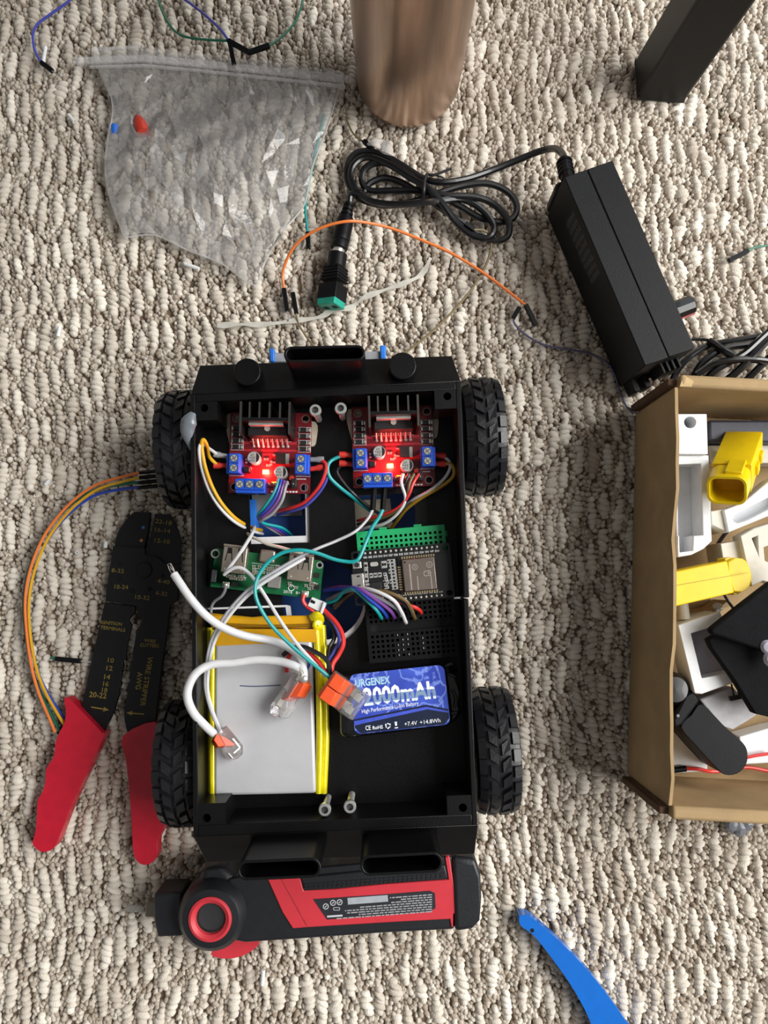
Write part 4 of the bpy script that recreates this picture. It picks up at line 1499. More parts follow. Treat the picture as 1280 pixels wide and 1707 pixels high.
# ------------------------------------------------------------------ wiring inside the robot body
def wire(name, label, pts, col, r=.75, ferr=None, group=None, cat='wire', seg=8):
    """pts are (px, py, z); ferr = material of the crimp sleeve at the first point"""
    w = P3(pts)
    if ferr is None:
        return solo(name, label, cat, M().tube(w, r, seg), wc(col), group)
    t = thing(name, label, cat, (w[-1][0], w[-1][1], min(q[2] for q in w)), 0, group)
    a, b = Vector(w[0]), Vector(w[1])
    d = (b - a).normalized()
    T = frame_along(a, b) @ Matrix.Rotation(math.pi / 2, 4, 'Y')
    part('ferrule', M().lathe([(1.2, 0), (1.35, .4), (1.35, 3.2), (1.7, 4.2), (1.7, 7), (1.3, 7.2)], seg=14, T=T), ferr, t)
    T2 = frame_along(a - d * 2.4, a) @ Matrix.Rotation(math.pi / 2, 4, 'Y')
    part('ferrule_tip', M().cyl(0, 0, 0, .7, 2.6, 10, T=T2), TIN, t)
    part('insulation', M().tube([tuple(a + d * 5)] + w[2:], r, seg), wc(col), t)
    return t


G1, G2 = 'wires from the left driver board', 'wires from the right driver board'
wire('motor_wire', 'yellow wire with red ferrule looping at the left board, down into the cutout', [(379, 776, 51), (355, 776, 51), (349, 762, 56), (345, 743, 66), (339, 733, 71), (336, 742, 70), (341, 775, 66), (353, 810, 60), (371, 841, 55), (395, 866, 48), (421, 880, 38), (436, 884, 30)], 'yellow', .95, FERR_R, G1)
wire('motor_wire', 'white wire with grey ferrule beside the yellow loop at the left board', [(379, 761, 51), (357, 757, 52), (349, 748, 58), (340, 742, 66), (334, 741, 70), (332, 755, 69), (337, 784, 64), (349, 818, 58), (368, 848, 54), (394, 872, 48), (424, 886, 38), (438, 890, 30)], 'white', .85, FERR_G, G1)
wire('motor_wire', 'red wire with grey ferrule curving from the right side of the left board', [(517, 766, 51), (538, 766, 51), (543, 774, 53), (541, 792, 54), (529, 815, 52), (506, 838, 47), (480, 848, 42), (460, 852, 34)], 'red', .95, FERR_G, G1)
wire('motor_wire', 'indigo wire with red ferrule curving under the red one at the left board', [(517, 782, 51), (537, 779, 51), (546, 786, 51), (544, 800, 51), (531, 822, 48), (508, 844, 45), (482, 853, 40), (462, 858, 32)], 'indigo', .85, FERR_R, G1)
wire('motor_wire', 'teal wire with upper red ferrule at the left side of the right board', [(588, 759, 51), (568, 758, 51), (552, 768, 52), (546, 780, 53), (550, 796, 52), (566, 812, 50), (584, 826, 47), (604, 842, 40), (618, 852, 34)], 'teal', .95, FERR_R, G2)
wire('motor_wire', 'black wire with lower red ferrule at the left side of the right board', [(588, 774, 50), (566, 772, 50), (562, 786, 49), (574, 806, 48), (592, 825, 46), (616, 846, 40), (642, 862, 32)], 'black', .9, FERR_R, G2)
wire('motor_wire', 'white wire with upper red ferrule at the right side of the right board', [(721, 758, 51), (738, 760, 51), (748, 768, 52), (750, 780, 53), (740, 798, 52), (716, 818, 50), (690, 832, 46), (672, 846, 38), (655, 862, 30)], 'white', .85, FERR_R, G2)
wire('motor_wire', 'ochre wire with lower red ferrule at the right side of the right board', [(721, 773, 51), (738, 773, 51), (752, 774, 53), (757, 786, 54), (752, 798, 53), (732, 813, 51), (704, 829, 48), (678, 848, 43), (662, 868, 36), (650, 884, 30)], 'ochre', .95, FERR_R, G2)

# ribbons of jumper wires from the two headers
for col, dx, z in (('teal', 0, 0), ('blue', 5, .4), ('purple', 10, .8), ('grey', 15, 1.2)):
    wire('signal_wire', col + ' jumper wire in the four-wire bundle leaving the left board into the cutout', [(464 + dx, 798 + dx * .35, 55), (461 + dx, 812, 56 + z), (453 + dx * 1.1, 828 + dx * .5, 56 + z), (440 + dx * .9, 846 + dx * .7, 54 + z), (430 + dx * .4, 860 + dx * .5, 50 + z * 2), (436 + (15 - dx) * .2, 872 - dx * .1, 44), (455 + (15 - dx) * 1.0, 880 + dx * .25, 36), (474 + (15 - dx) * 1.0, 894 + dx * .1, 28)], col, .8, group=G1)
for col, x0_, z in (('white', 672, 0), ('brown', 690, .4), ('red', 698, .8), ('black', 682, -1.2)):
    k = {'white': 3.2, 'brown': 1, 'red': 0, 'black': 2}[col]
    wire('signal_wire', col + ' jumper wire from the pin header of the right board toward the green breadboard', [(x0_, 790, 55), (x0_ - 3 - (x0_ - 672) * .25, 806, 56 + z), (676 + (3 - k) * 1.5, 826 + k * 2, 55 + z), (662 + (3 - k), 846 + k * 3.4, 52 + z), (638, 858 + k * 5, 47 + z), (612, 864 + k * 5, 42), (596, 868 + k * 6, 34)], col, .85, group=G2)

# two black jumper housings hanging from the power terminal
hz = thing('jumper_lead', 'teal wire running from the right driver board round to the clear lever connector', 'wire', P(540, 930, 46)[:2] + (46,))
part('connector_housing', M().tube(P3([(641, 806, 52), (638, 850, 54)]), 1.6, 4, sub=1), BLACK2, hz, bev=.2)
part('insulation', M().tube(P3([(638, 849, 54), (632, 862, 56), (620, 880, 60), (610, 903, 64), (599, 929, 65), (590, 936, 65), (576, 936, 65), (556, 932, 66), (528, 922, 68), (500, 917, 70), (472, 921, 70), (447, 937, 70), (430, 961, 70), (425, 985, 70), (432, 1010, 69), (452, 1042, 68), (481, 1072, 67), (512, 1099, 66), (541, 1122, 65), (550, 1131, 64)]), .95, 8), wc('teal'), hz)
hz = thing('jumper_lead', 'light grey wire from the right driver board over to the left lever connector', 'wire', P(500, 930, 46)[:2] + (46,))
part('connector_housing', M().tube(P3([(624, 808, 52), (621, 851, 54)]), 1.6, 4, sub=1), BLACK2, hz, bev=.2)
GREY_PATH = [(621, 850, 54), (612, 866, 56), (592, 886, 59), (562, 901, 61), (530, 914, 64), (502, 927, 66), (465, 948, 67), (430, 970, 67), (399, 997, 66), (372, 1030, 64), (353, 1065, 61), (344, 1105, 59), (342, 1145, 58), (350, 1180, 58), (360, 1206, 59), (366, 1220, 60)]
part('insulation', M().tube(P3(GREY_PATH), .8, 8), mat('wire_lightgrey', '#a9aab0', .42, coat=.15), hz)
wire('signal_wire', 'white wire laid alongside the light grey one, to the left lever connector', [(508, 930, 64)] + [(x + 4, y + 5, z - .2) for x, y, z in GREY_PATH[6:-1]] + [(369, 1222, 59)], 'white', .95)
wire('signal_wire', 'white wire from the left cutout folding over the left USB socket to the middle', [(424, 878, 40), (420, 890, 50), (404, 916, 60), (388, 938, 60), (374, 957, 59), (378, 954, 60), (390, 947, 61), (402, 947, 61), (414, 955, 60), (428, 972, 60), (446, 1000, 60), (468, 1036, 61), (494, 1072, 61), (522, 1104, 61), (543, 1128, 61)], 'white', .95)
wire('signal_wire', 'cream wire passing from the left cutout to the right USB socket', [(408, 882, 38), (416, 893, 46), (430, 899, 50), (446, 907, 52), (466, 912, 54), (487, 918, 56.4), (505, 922, 57)], 'cream', .9)

# thick white lamp cord pieces
t = thing('white_cable', 'thick white cable from a bare twisted end above the wire strippers', 'cable', P(380, 1050, 46)[:2] + (46,))
part('insulation', M().tube(P3([(290, 957, 76), (300, 972, 77), (318, 998, 77), (342, 1025, 75), (372, 1046, 70), (410, 1060, 64), (450, 1067, 60), (482, 1080, 60), (500, 1098, 62), (506, 1120, 64), (506, 1134, 64)]), 2.0, 12), wc('white'), t)
m = M()
for k in range(5):
    a = k * 1.257
    m.tube(P3([(290 + 2 * math.cos(a), 957 + 2 * math.sin(a), 76), (285.5 + 2.4 * math.cos(a + 1.2), 948 + 2.4 * math.sin(a + 1.2), 76), (282 + 1.6 * math.cos(a + 2.4), 940, 76)]), .55, 6, sub=3)
part('bare_strands', m, TIN, t)
t = thing('white_cable', 'thick white cable arching from the middle lever connector to the left one', 'cable', P(380, 1110, 46)[:2] + (46,))
part('insulation', M().tube(P3([(498, 1114, 66), (486, 1108, 66), (462, 1102, 65), (425, 1100, 65), (388, 1105, 66), (352, 1108, 68), (328, 1121, 70), (315, 1143, 71), (313, 1165, 72), (323, 1189, 70), (340, 1208, 66), (357, 1224, 62)]), 2.1, 12), wc('white'), t)
m = M()
for k in range(5):
    a = k * 1.257
    m.tube(P3([(495, 1113, 66), (502 + 3 * math.cos(a), 1122 + 3 * math.sin(a), 66 + math.sin(a)), (497 + 3 * math.cos(a + 1), 1133, 65)]), .6, 6, sub=3)
m.lathe([(1.9, 0), (2.1, 1.8), (1.2, 2.8), (.4, 3.1)], P(507, 1131, 64), 12)
part('bare_strands', m, TIN, t)

# wires that feed the processor board's breadboard
end = dict(teal=(636, 1031), blue=(645, 1029), purple=(658, 1030), grey=(668, 1026), white=(677, 1038), black=(684, 1022), brown=(692, 1031), red=(702, 1022))
mid = dict(teal=[(540, 1006, 42), (560, 1000, 47), (573, 986, 54), (588, 982, 62), (604, 994, 62)],
           blue=[(540, 985, 40), (562, 982, 48), (580, 980, 58), (597, 983, 64), (617, 1000, 64)],
           purple=[(540, 984, 38), (562, 979, 47), (582, 979, 58), (604, 984, 65), (634, 1005, 64)],
           grey=[(545, 1000, 38), (566, 990, 46), (588, 984, 58), (614, 988, 64), (648, 1006, 64)],
           white=[(556, 1008, 38), (572, 990, 46), (592, 980, 58), (622, 984, 66), (655, 1000, 67)],
           black=[(550, 1010, 38), (570, 994, 45), (592, 984, 57), (630, 985, 64), (664, 1000, 63)],
           brown=[(558, 1014, 38), (576, 996, 46), (600, 985, 58), (640, 986, 65), (674, 1000, 65)],
           red=[(552, 1004, 38), (572, 988, 46), (596, 980, 58), (632, 989, 63), (672, 1006, 62)])
for col in end:
    x, y = end[col]
    wire('breadboard_wire', col + ' wire in the fan plugged into the black mini breadboard', mid[col] + [((mid[col][-1][0] + x * 2) / 3, (mid[col][-1][1] + y * 2) / 3 - 4, 62), (x - 2, y - 4, 58), (x, y, 54.5)], col, .95, group='wires fanned into the black breadboard')

# leads of the power board, of the batteries and the small white plug
wire('battery_lead', 'dark grey lead soldered to the left corner of the green power board', [(376, 976, 51.5), (375, 984, 51), (369, 994, 50), (357, 1003, 48), (352, 1014, 47), (353, 1028, 47), (360, 1034, 49)], 'grey', .8)
wire('battery_lead', 'short red lead soldered to the right corner of the green power board', [(507, 991, 52), (505, 1001, 52), (511, 1010, 51), (520, 1017, 51), (527, 1024, 50)], 'red', 1.0)
jst = thing('white_plug', 'small white two-pin plug at the corner of the pouch battery', 'plug', P(527, 1006, 46)[:2] + (46,))
q = [(520, 995), (541, 1004), (536, 1022), (512, 1010)]
part('shell', M().prism(PP(q, 52), 47, 52.5), WHITE_PL, jst, bev=.4)
part('flange', M().prism(PP([(539, 1003), (543, 1006), (537, 1024), (533, 1021)], 54), 46.5, 54), WHITE_PL, jst, bev=.3)
part('latch_slot', M().prism(PP([(519, 999), (526, 1003), (524, 1007), (517, 1004)], 52.6), 52.3, 52.65), HOLE, jst)
wire('battery_lead', 'red lead arching from the white plug down to the lever connector', [(536, 1013, 50), (547, 1024, 53), (560, 1038, 55), (570, 1056, 57), (572, 1074, 58), (564, 1092, 58), (555, 1106, 59), (552, 1120, 60)], 'red', 1.2)
wire('battery_lead', 'indigo lead beside the red one, from the white plug to the lever connector', [(534, 1017, 49), (543, 1026, 51), (556, 1040, 51), (564, 1058, 52), (564, 1072, 54), (556, 1088, 56), (548, 1102, 57), (547, 1118, 59)], 'indigo', .9)
wire('battery_lead', 'black lead under the red one, from the white plug to the lever connector', [(536, 1020, 48), (546, 1032, 50), (556, 1048, 50), (557, 1064, 51), (549, 1080, 53), (547, 1096, 56), (551, 1122, 59)], 'black', 1.1)
wire('battery_lead', 'black lead crossing the yellow battery edge to the lever connector', [(472, 1092, 56), (484, 1082, 58), (504, 1078, 60), (524, 1086, 61), (540, 1096, 61), (548, 1108, 61), (551, 1124, 60)], 'black', 1.2)
wire('battery_lead', 'dark red lead crossing the yellow battery edge to the lever connector', [(478, 1120, 55), (479, 1100, 56), (490, 1086, 57), (512, 1088, 58), (530, 1102, 59), (546, 1124, 59)], 'red', 1.1)
wire('battery_lead', 'short blue loop on the pouch battery under the white cables', [(507, 1094, 56), (513, 1099, 57), (515, 1108, 57), (510, 1116, 56)], 'blue', .8)


# clear lever connectors
def lever_connector(label, a, b, width, z, n, roll):
    """a = wire end, b = far end (px); n levers side by side"""
    A, B = Vector(P(a[0], a[1], z)), Vector(P(b[0], b[1], z))
    L = (B - A).length
    T = frame_along(A, B) @ Matrix.Rotation(roll, 4, 'X')
    c = (A + B) / 2
    t = thing('lever_connector', label, 'connector', (c.x, c.y, z - 6), 0, 'clear lever wire connectors')
    w, h = width, 8.4
    prof = [(0, 0), (L - 3, 0), (L, 2.5), (L, 6.0), (L - 2.4, h), (L - 8, h), (L - 9.5, h - 1.6), (1.6, h - 2.4), (0, h - 3.4)]
    v = [(x, -w / 2, zz - h / 2) for x, zz in prof] + [(x, w / 2, zz - h / 2) for x, zz in prof]
    k = len(prof)
    m = M().add(v, [tuple(range(k)), tuple(range(2 * k - 1, k - 1, -1))] + [(i, i + k, (i + 1) % k + k, (i + 1) % k) for i in range(k)], 0, T)
    part('clear_body', m, CLEAR, t, bev=.7)
    for i in range(n):
        y = -w / 2 + (i + .5) * w / n
        lv = [(.2, h / 2 - 2.2), (1.4, h / 2 + .6), (L * .34, h / 2 + 1.1), (L * .42, h / 2 - 1.0), (L * .62, -.6), (L * .6, -1.6), (L * .3, -.4)]
        e = w / n / 2 - .25
        v = [(x, y - e, zz) for x, zz in lv] + [(x, y + e, zz) for x, zz in lv]
        k = len(lv)
        m = M().add(v, [tuple(range(k)), tuple(range(2 * k - 1, k - 1, -1))] + [(q, q + k, (q + 1) % k + k, (q + 1) % k) for q in range(k)], 0, T)
        part('lever', m, ORANGE_L, t, bev=.3, label='orange clamping lever')
        m = M().box(L * .62, y, -h / 2 + 1, L * .36, w / n * .62, .8, T=T).box(L * .8, y, -h / 2 + 1.6, .7, w / n * .6, h * .45, T=T)
        part('spring_clip', m, TIN, t)
        part('metal_collar', M().box(L * .8, y, h / 2 - 1.5, 3.4, w / n * .5, .5, T=T), TIN, t)
    return t


lever_connector('clear lever connector with orange levers leaning against the blue battery label', (543, 1138), (602, 1180), 14.5, 64.5, 2, 0)
lever_connector('clear lever connector on edge over the middle of the pouch battery', (505, 1130), (461, 1194), 9.5, 60, 1, -1.15)
lever_connector('clear lever connector at the left end of the arching white cable', (364, 1220), (398, 1262), 11.5, 59, 1, 1.15)

# ------------------------------------------------------------------ wire strippers
def rel(off, sc, pts):
    return [(off[0] + x / sc, off[1] + y / sc) for x, y in pts]


ws = thing('wire_strippers', 'black wire strippers with red handles lying open on the carpet left of the robot', 'pliers', P(220, 1120, 0))
TOOL = mat('blued_steel', '#17181b', .48, .4, bump=.1)
o1, o2, o3 = (160, 840), (120, 980), (20, 1080)
jl = rel(o1, 8.533, [(545, 112), (775, 118), (762, 250), (735, 420), (700, 590), (640, 700), (500, 900), (300, 800), (262, 565), (300, 420), (390, 270), (470, 175)])
part('crimping_jaw', M().prism(PP(jl, 4), 1.2, 4.0), TOOL, ws, bev=.3)
jr = rel(o1, 8.533, [(835, 140), (1050, 150), (1110, 240), (1170, 400), (1205, 520), (1200, 760), (1170, 1000), (900, 1000), (700, 760), (690, 680), (740, 560), (790, 380), (820, 240)])
part('crimping_jaw', M().prism(PP(jr, 5.4), 2.6, 5.4), TOOL, ws, bev=.3)
top_ = [(188, 910), (241, 913), (242, 924), (262, 928), (274, 938), (298, 941), (297, 1000)] + rel(o2, 7.11, [(1165, 200), (1130, 500), (1070, 900), (1010, 1400), (990, 1590), (820, 1700), (650, 1707), (620, 1560), (615, 1420), (640, 1330), (655, 1240), (630, 1220), (655, 1160), (690, 1090), (668, 1075), (690, 990), (668, 985), (690, 900), (720, 880), (712, 790), (740, 650), (760, 500), (800, 450), (822, 390), (800, 340), (775, 315), (765, 225)]) + [(225, 1010), (175, 1002)]
part('pivot_arm', M().prism(PP(top_, 6.6), 3.8, 6.6), TOOL, ws, bev=.3)
lo_ = rel(o2, 7.11, [(385, 170), (745, 215), (740, 300), (700, 335), (665, 390), (700, 440), (690, 500), (660, 640), (635, 780), (640, 850), (595, 870), (605, 905), (600, 960), (580, 990), (590, 1040), (570, 1100), (580, 1150), (555, 1200), (560, 1260), (530, 1340), (500, 1450), (430, 1600), (380, 1707), (250, 1640), (110, 1400), (160, 1200), (250, 780), (330, 420)])
part('lower_arm', M().prism(PP(lo_, 4.6), 1.6, 4.6), TOOL, ws, bev=.3)
px_, py_, _ = P(240, 950, 6.6)
part('pivot_rivet', M().lathe([(4.3, 6.5), (4.2, 7.0), (3.4, 7.1)], (px_, py_, 0), 28), TOOL, ws, sharp=30)
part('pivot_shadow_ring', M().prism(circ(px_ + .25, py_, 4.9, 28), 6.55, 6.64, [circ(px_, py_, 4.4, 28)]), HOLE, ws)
for q, r in (((200, 939), 1.5), ((200, 965), 1.5), ((221, 985), 1.5), ((250, 982), 1.4), ((272, 960), 1.3)):
    x, y, _ = P(*q, 6.6)
    part('bolt_hole', M().cyl(x, y, 6.5, r, .16, 14), HOLE, ws)
for pts, nm in ((rel(o3, 4.267, [(375, 365), (420, 372), (640, 600), (658, 620), (500, 960), (420, 1130), (335, 1350), (300, 1420), (255, 1446), (205, 1446), (160, 1410), (150, 1380), (170, 1300), (178, 1200), (186, 1080), (215, 1030), (240, 950), (245, 860), (300, 770), (310, 680), (335, 610), (375, 530), (385, 450)]), 'a'),
                (rel(o3, 4.267, [(790, 625), (1020, 525), (1024, 700), (1022, 950), (1050, 1110), (1085, 1200), (1078, 1290), (1036, 1370), (1034, 1470), (1005, 1520), (950, 1543), (900, 1525), (872, 1480), (860, 1400), (850, 1200), (835, 1000), (812, 800)]), 'b')):
    part('handle_grip', M().prism(smooth_loop(PP(pts, 9), 3), .6, 9.5), RED_GRIP, ws, bev=2.6, seg=4)
part('wire_slot_end', M().prism(PP([(94, 1222), (106, 1200), (110, 1206), (99, 1226)], 4), 1, 4), BLACK2, ws)


def ln(m, s, a, b, hpx, z, off, sc, bold=.0):
    A, B = (off[0] + a[0] / sc, off[1] + a[1] / sc), (off[0] + b[0] / sc, off[1] + b[1] / sc)
    return m.ptext(s, A, B, hpx / sc, z, bold=bold)


m = M()
for s_, a, b in (('22-18', (842, 270), (1072, 305)), ('16-14', (835, 392), (1052, 418)), ('12-10', (830, 545), (1045, 570))):
    ln(m, s_, a, b, 62, 5.42, o1, 8.533)
for s_, a, b in (('8-32', (220, 970), (395, 985)), ('10-24', (262, 1205), (455, 1215)), ('10-32', (555, 1350), (760, 1368)), ('4-40', (870, 1120), (1040, 1145)), ('6-32', (848, 1290), (1010, 1312))):
    ln(m, s_, a, b, 60, 6.62, o1, 8.533)
for s_, a, b, z in (('IGNITION', (340, 425), (590, 450), 4.62), ('TERMINALS', (335, 485), (630, 520), 4.62), ('WIRE', (855, 640), (990, 655), 6.62), ('CUTTERS', (805, 695), (1030, 708), 6.62)):
    ln(m, s_, a, b, 40, z, o2, 7.11, .01)
for s_, a, b in (('10', (422, 880), (492, 888)), ('12', (405, 975), (478, 982)), ('14', (380, 1078), (450, 1084)), ('16', (365, 1160), (430, 1168)), ('18', (352, 1235), (415, 1242))):
    ln(m, s_, a, b, 55, 4.62, o2, 7.11, .01)
ln(m, '20-22', (202, 1290), (405, 1312), 62, 4.62, o2, 7.11, .02)
ln(m, 'WIRE STRIPPER', (900, 812), (805, 1400), 62, 6.62, o2, 7.11, .01)
ln(m, 'AWG', (778, 995), (752, 1200), 62, 6.62, o2, 7.11, .01)
for a, b, z in (((228, 1412), (440, 1448), 4.62), ((855, 1497), (645, 1480), 6.62)):
    A, B = [P(o2[0] + q[0] / 7.11, o2[1] + q[1] / 7.11, z) for q in (a, b)]
    T = frame_along(A, B)
    L = math.dist(A[:2], B[:2])
    m.prism([(0, -.35), (L - 3, -.35), (L - 3.4, -1.3), (L, 0), (L - 3.4, 1.3), (L - 3, .35), (0, .35)], 0, .05, T=T)
part('gold_lettering', m, GOLD, ws, kind='stuff', label='gold printed sizes and arrows')
for q, c_ in (((160 + 672 / 8.533, 840 + 335 / 8.533), '#3f6fb0'), ((160 + 645 / 8.533, 840 + 520 / 8.533), '#b57a2e')):
    x, y, _ = P(*q, 4)
    part('size_dot', M().cyl(x, y, 3.98, .95, .08, 14), mat('dot_' + c_[1:], c_, .5), ws)

# ------------------------------------------------------------------ ribbon of four jumper wires at the left
rb = [(232, 800, 12), (200, 806, 11), (165, 815, 9), (138, 830, 8), (108, 856, 7), (76, 898, 6), (54, 950, 5), (45, 1000, 4), (47, 1055, 4), (56, 1110, 4), (70, 1152, 4), (88, 1188, 4), (102, 1214, 5)]
for i, (col, d0, d1, d2) in enumerate((('orange', (0, -12), (-3, -3), (-10, 7)), ('yellow', (0, -4), (3.6, 3.6), (7, -3)), ('green', (0, 4), (-5.2, -5.2), (-1, 7)), ('blue', (0, 12), (2.6, 2.6), (10, -10)))):
    pts = []
    for j, (x, y, z) in enumerate(rb):
        t = j / (len(rb) - 1)
        a = (1 - t) ** 3
        c = max(0, (t - .7) / .3)
        mm = 1 - a - c if a + c < 1 else 0
        pts.append((x + d0[0] * a + d1[0] * mm + d2[0] * c, y + d0[1] * a + d1[1] * mm + d2[1] * c, z - 1 + (2.7 if col in ('orange', 'yellow') else 0)))
    t = thing('jumper_wire', col + ' wire in the four-wire jumper ribbon curving from the front left tyre', 'wire', P(60, 950, 0), 0, 'jumper ribbon at the left')
    part('insulation', M().tube(P3(pts), .85, 8), wc(col), t)
    yy = 788 + i * 8.4
    part('connector_housing', M().tube(P3([(231, yy, 12), (262, yy - 3, 14)]), 1.2, 4, sub=1), BLACK2, t, bev=.2)


# ------------------------------------------------------------------ loose jumper wires on the carpet
def jumper(label, pts, col, ends, r=.65, name='jumper_wire', group='loose jumper wires on the carpet', pins=()):
    """ends: list of (px0, py0, px1, py1, z0, z1) housings from wire side outward; pins adds a bare pin past housing i"""
    w = P3(pts)
    t = thing(name, label, 'wire', (w[len(w) // 2][0], w[len(w) // 2][1], 0), 0, group)
    part('insulation', M().tube(w, r, 8), wc(col), t)
    for i, (x0, y0, x1, y1, z0, z1) in enumerate(ends):
        A, B = Vector(P(x0, y0, z0)), Vector(P(x1, y1, z1))
        T = frame_along(A, B)
        L = (B - A).length
        part('connector_housing', M().box(L / 2, 0, -1.3, L, 2.6, 2.6, T=T), BLACK2, t, bev=.25)
        if i in pins:
            part('pin', M().box(L + 3, 0, -.3, 6, .6, .6, T=T), TIN, t)
    return t


jumper('orange jumper wire arching over the barrel plug in front of the robot', [(474, 482, 3), (471, 462, 4), (474, 443, 7), (487, 416, 12), (506, 396, 16), (540, 378, 20), (578, 369, 21), (610, 371, 17), (650, 380, 12), (700, 399, 9), (750, 421, 7), (800, 451, 5), (840, 480, 4), (875, 508, 4)], 'orange', [(473, 481, 479, 519, 3, 3), (876, 508, 893, 543, 4, 3)], .85, pins=(0,))
jumper('thin olive jumper wire looping from the coiled cord to the front of the robot', [(790, 383, 9), (806, 384, 8), (817, 394, 6), (818, 416, 4), (808, 446, 3), (786, 482, 3), (750, 524, 3), (716, 556, 3), (686, 580, 3), (672, 590, 3)], 'olive', [(790, 383, 775, 372, 9, 10)], .75)
jumper('short olive jumper wire beside the orange one, running under the front bumper', [(493, 522, 3), (499, 542, 2.5), (511, 562, 2.5), (524, 579, 3), (530, 590, 3)], 'olive', [(494, 523, 488, 488, 3, 3)], .6, pins=(0,))
jumper('thin violet jumper wire running from the orange wire end under the adapter', [(862, 522, 3), (856, 533, 2.5), (862, 545, 2), (880, 561, 2), (910, 576, 2), (950, 583, 2), (985, 590, 2), (1010, 604, 2), (1024, 624, 2), (1032, 650, 2), (1044, 676, 2), (1056, 690, 2)], 'violet', [(866, 512, 855, 531, 4, 3)], .65)
jumper('dark blue jumper wire with black end beside the white scrap, far left', [(122, -8, 3), (112, 4, 3), (84, 24, 3), (63, 40, 3), (55, 58, 3), (58, 84, 3), (70, 106, 3)], 'indigo', [(68, 104, 88, 119, 3, 2)], .8, pins=(0,))
jumper('dark blue jumper wire dropping onto the zip of the plastic bag', [(300, -6, 4), (320, 8, 5), (345, 28, 8), (368, 50, 12), (381, 68, 13)], 'indigo', [(382, 66, 390, 107, 13, 11.5)], .8, pins=(0,))
jumper('green jumper wire meeting black ends above the plastic bag, left half', [(262, -8, 3), (270, 18, 3), (285, 45, 4), (305, 60, 6), (340, 66, 10), (378, 68, 13)], 'green', [(380, 68, 416, 88, 13, 12)], .7)
jumper('green jumper wire meeting black ends above the plastic bag, right half', [(506, -8, 3), (500, 18, 4), (488, 42, 5), (466, 64, 8), (448, 77, 11)], 'green', [(449, 76, 414, 88, 11, 12)], .7)
jumper('teal jumper wire under the right edge of the plastic bag', [(540, 190, 1.5), (530, 235, 1.5), (520, 280, 1.5), (512, 320, 1.5), (509, 350, 2), (513, 388, 2.5)], 'teal', [(513, 387, 514, 415, 2.5, 2.5)], .75, pins=(0,))
jumper('short green jumper end with bare pin, tucked under the wire strippers', [(84, 1096, 2), (90, 1098, 2), (95, 1098, 2)], 'green', [(93, 1098, 135, 1102, 2, 2)], .6, pins=(0,))
jumper('dark green jumper wire with black end at the right edge of the carpet', [(1290, 405, 3), (1275, 410, 3), (1260, 412, 3), (1244, 418, 3)], 'green', [(1247, 418, 1214, 435, 3, 2.5)], .7)
jumper('thin brown jumper wire leading from the copper tumbler to the coiled cord', [(576, 195, 2), (582, 210, 2), (590, 224, 2), (605, 236, 3)], 'olive', [(606, 235, 622, 250, 4, 6)], .6)
# clear scraps
fl = film('clear_scrap', .2, .12)
m = M().tube(P3([(612, 240, 8), (625, 238, 9), (640, 244, 9.5), (655, 258, 10)]), 3, 7, rr=[(0, .6), (.4, 3.2), (.8, 3.8), (1, 1)], flat=.5)
solo('plastic_scrap', 'crumpled clear plastic scrap resting on the coiled cord', 'scrap', m, fl)
g = random.Random(4)
zt = [(362, 543, 1.6), (400, 541, 1.6), (440, 541, 1.8), (490, 535, 2), (532, 529, 2), (556, 517, 2.2), (585, 513, 2), (606, 497, 2), (640, 484, 2), (680, 470, 2), (704, 456, 2.2), (718, 430, 2.4)]
w = P3(zt)
m = M()
sp = np.array(smooth_loop(w, 5, False))
v = []
for i, q in enumerate(sp):
    d = sp[min(i + 1, len(sp) - 1)] - sp[max(i - 1, 0)]
    n_ = np.array((-d[1], d[0], 0)) / max(np.linalg.norm(d), 1e-6)
    wd = 1.3 + .5 * math.sin(i * .9)
    h = .35 * math.sin(i * .7)
    for sgn, dz in ((-1, 0), (1, 0), (1, .5), (-1, .5)):
        v.append(tuple(q + n_ * wd * sgn + np.array((0, 0, dz + h * sgn))))
f = []
for i in range(len(sp) - 1):
    for k in range(4):
        l = (k + 1) % 4
        f.append((i * 4 + k, i * 4 + l, i * 4 + 4 + l, i * 4 + 4 + k))
solo('plastic_strip', 'narrow wavy translucent plastic strip lying beside the green terminal', 'strip', M().add(v, f), mat('translucent_strip', '#d9d7cd', .3, alpha=.72, coat=.3))
# snipped bits of white insulation
for i, (px, py, ln_, an, lb) in enumerate(((74, 91, 14, 1.45, 'white insulation snip beside the black end of the blue wire, far left'), (119, 197, 8, -.9, 'small white insulation snip left of the plastic bag'), (320, 444, 13, -.35, 'white insulation snip below the plastic bag'), (98, 553, 8, 1.4, 'white insulation snip at the left edge, far above the ribbon wires'),
                                           (79, 804, 5, .9, 'short white insulation snip left of the jumper ribbon'), (176, 908, 5, 1.5, 'white insulation snip touching the left side of the stripper jaw'), (438, 1629, 11, 1.5, 'white insulation snip below the red and black flashlight'), (128, 921, 2.2, .3, 'tiny white insulation ring left of the stripper jaw'))):
    x, y, _ = P(px, py, 2.2)
    L = ln_ * .72
    T = Matrix.Translation((x, y, 2.2)) @ Matrix.Rotation(an, 4, 'Z') @ Matrix.Rotation(math.pi / 2, 4, 'Y')
    if i == 7:
        T = Matrix.Translation((x, y, 1.2))
    m = M().lathe([(1.15, -L / 2), (1.15, L / 2), (.6, L / 2), (.6, -L / 2), (1.15, -L / 2)], seg=12, T=T, cap=False)
    solo('insulation_snip', lb, 'scrap', m, mat('snip_white', '#e6e8ea', .45), 'snipped bits of white insulation')

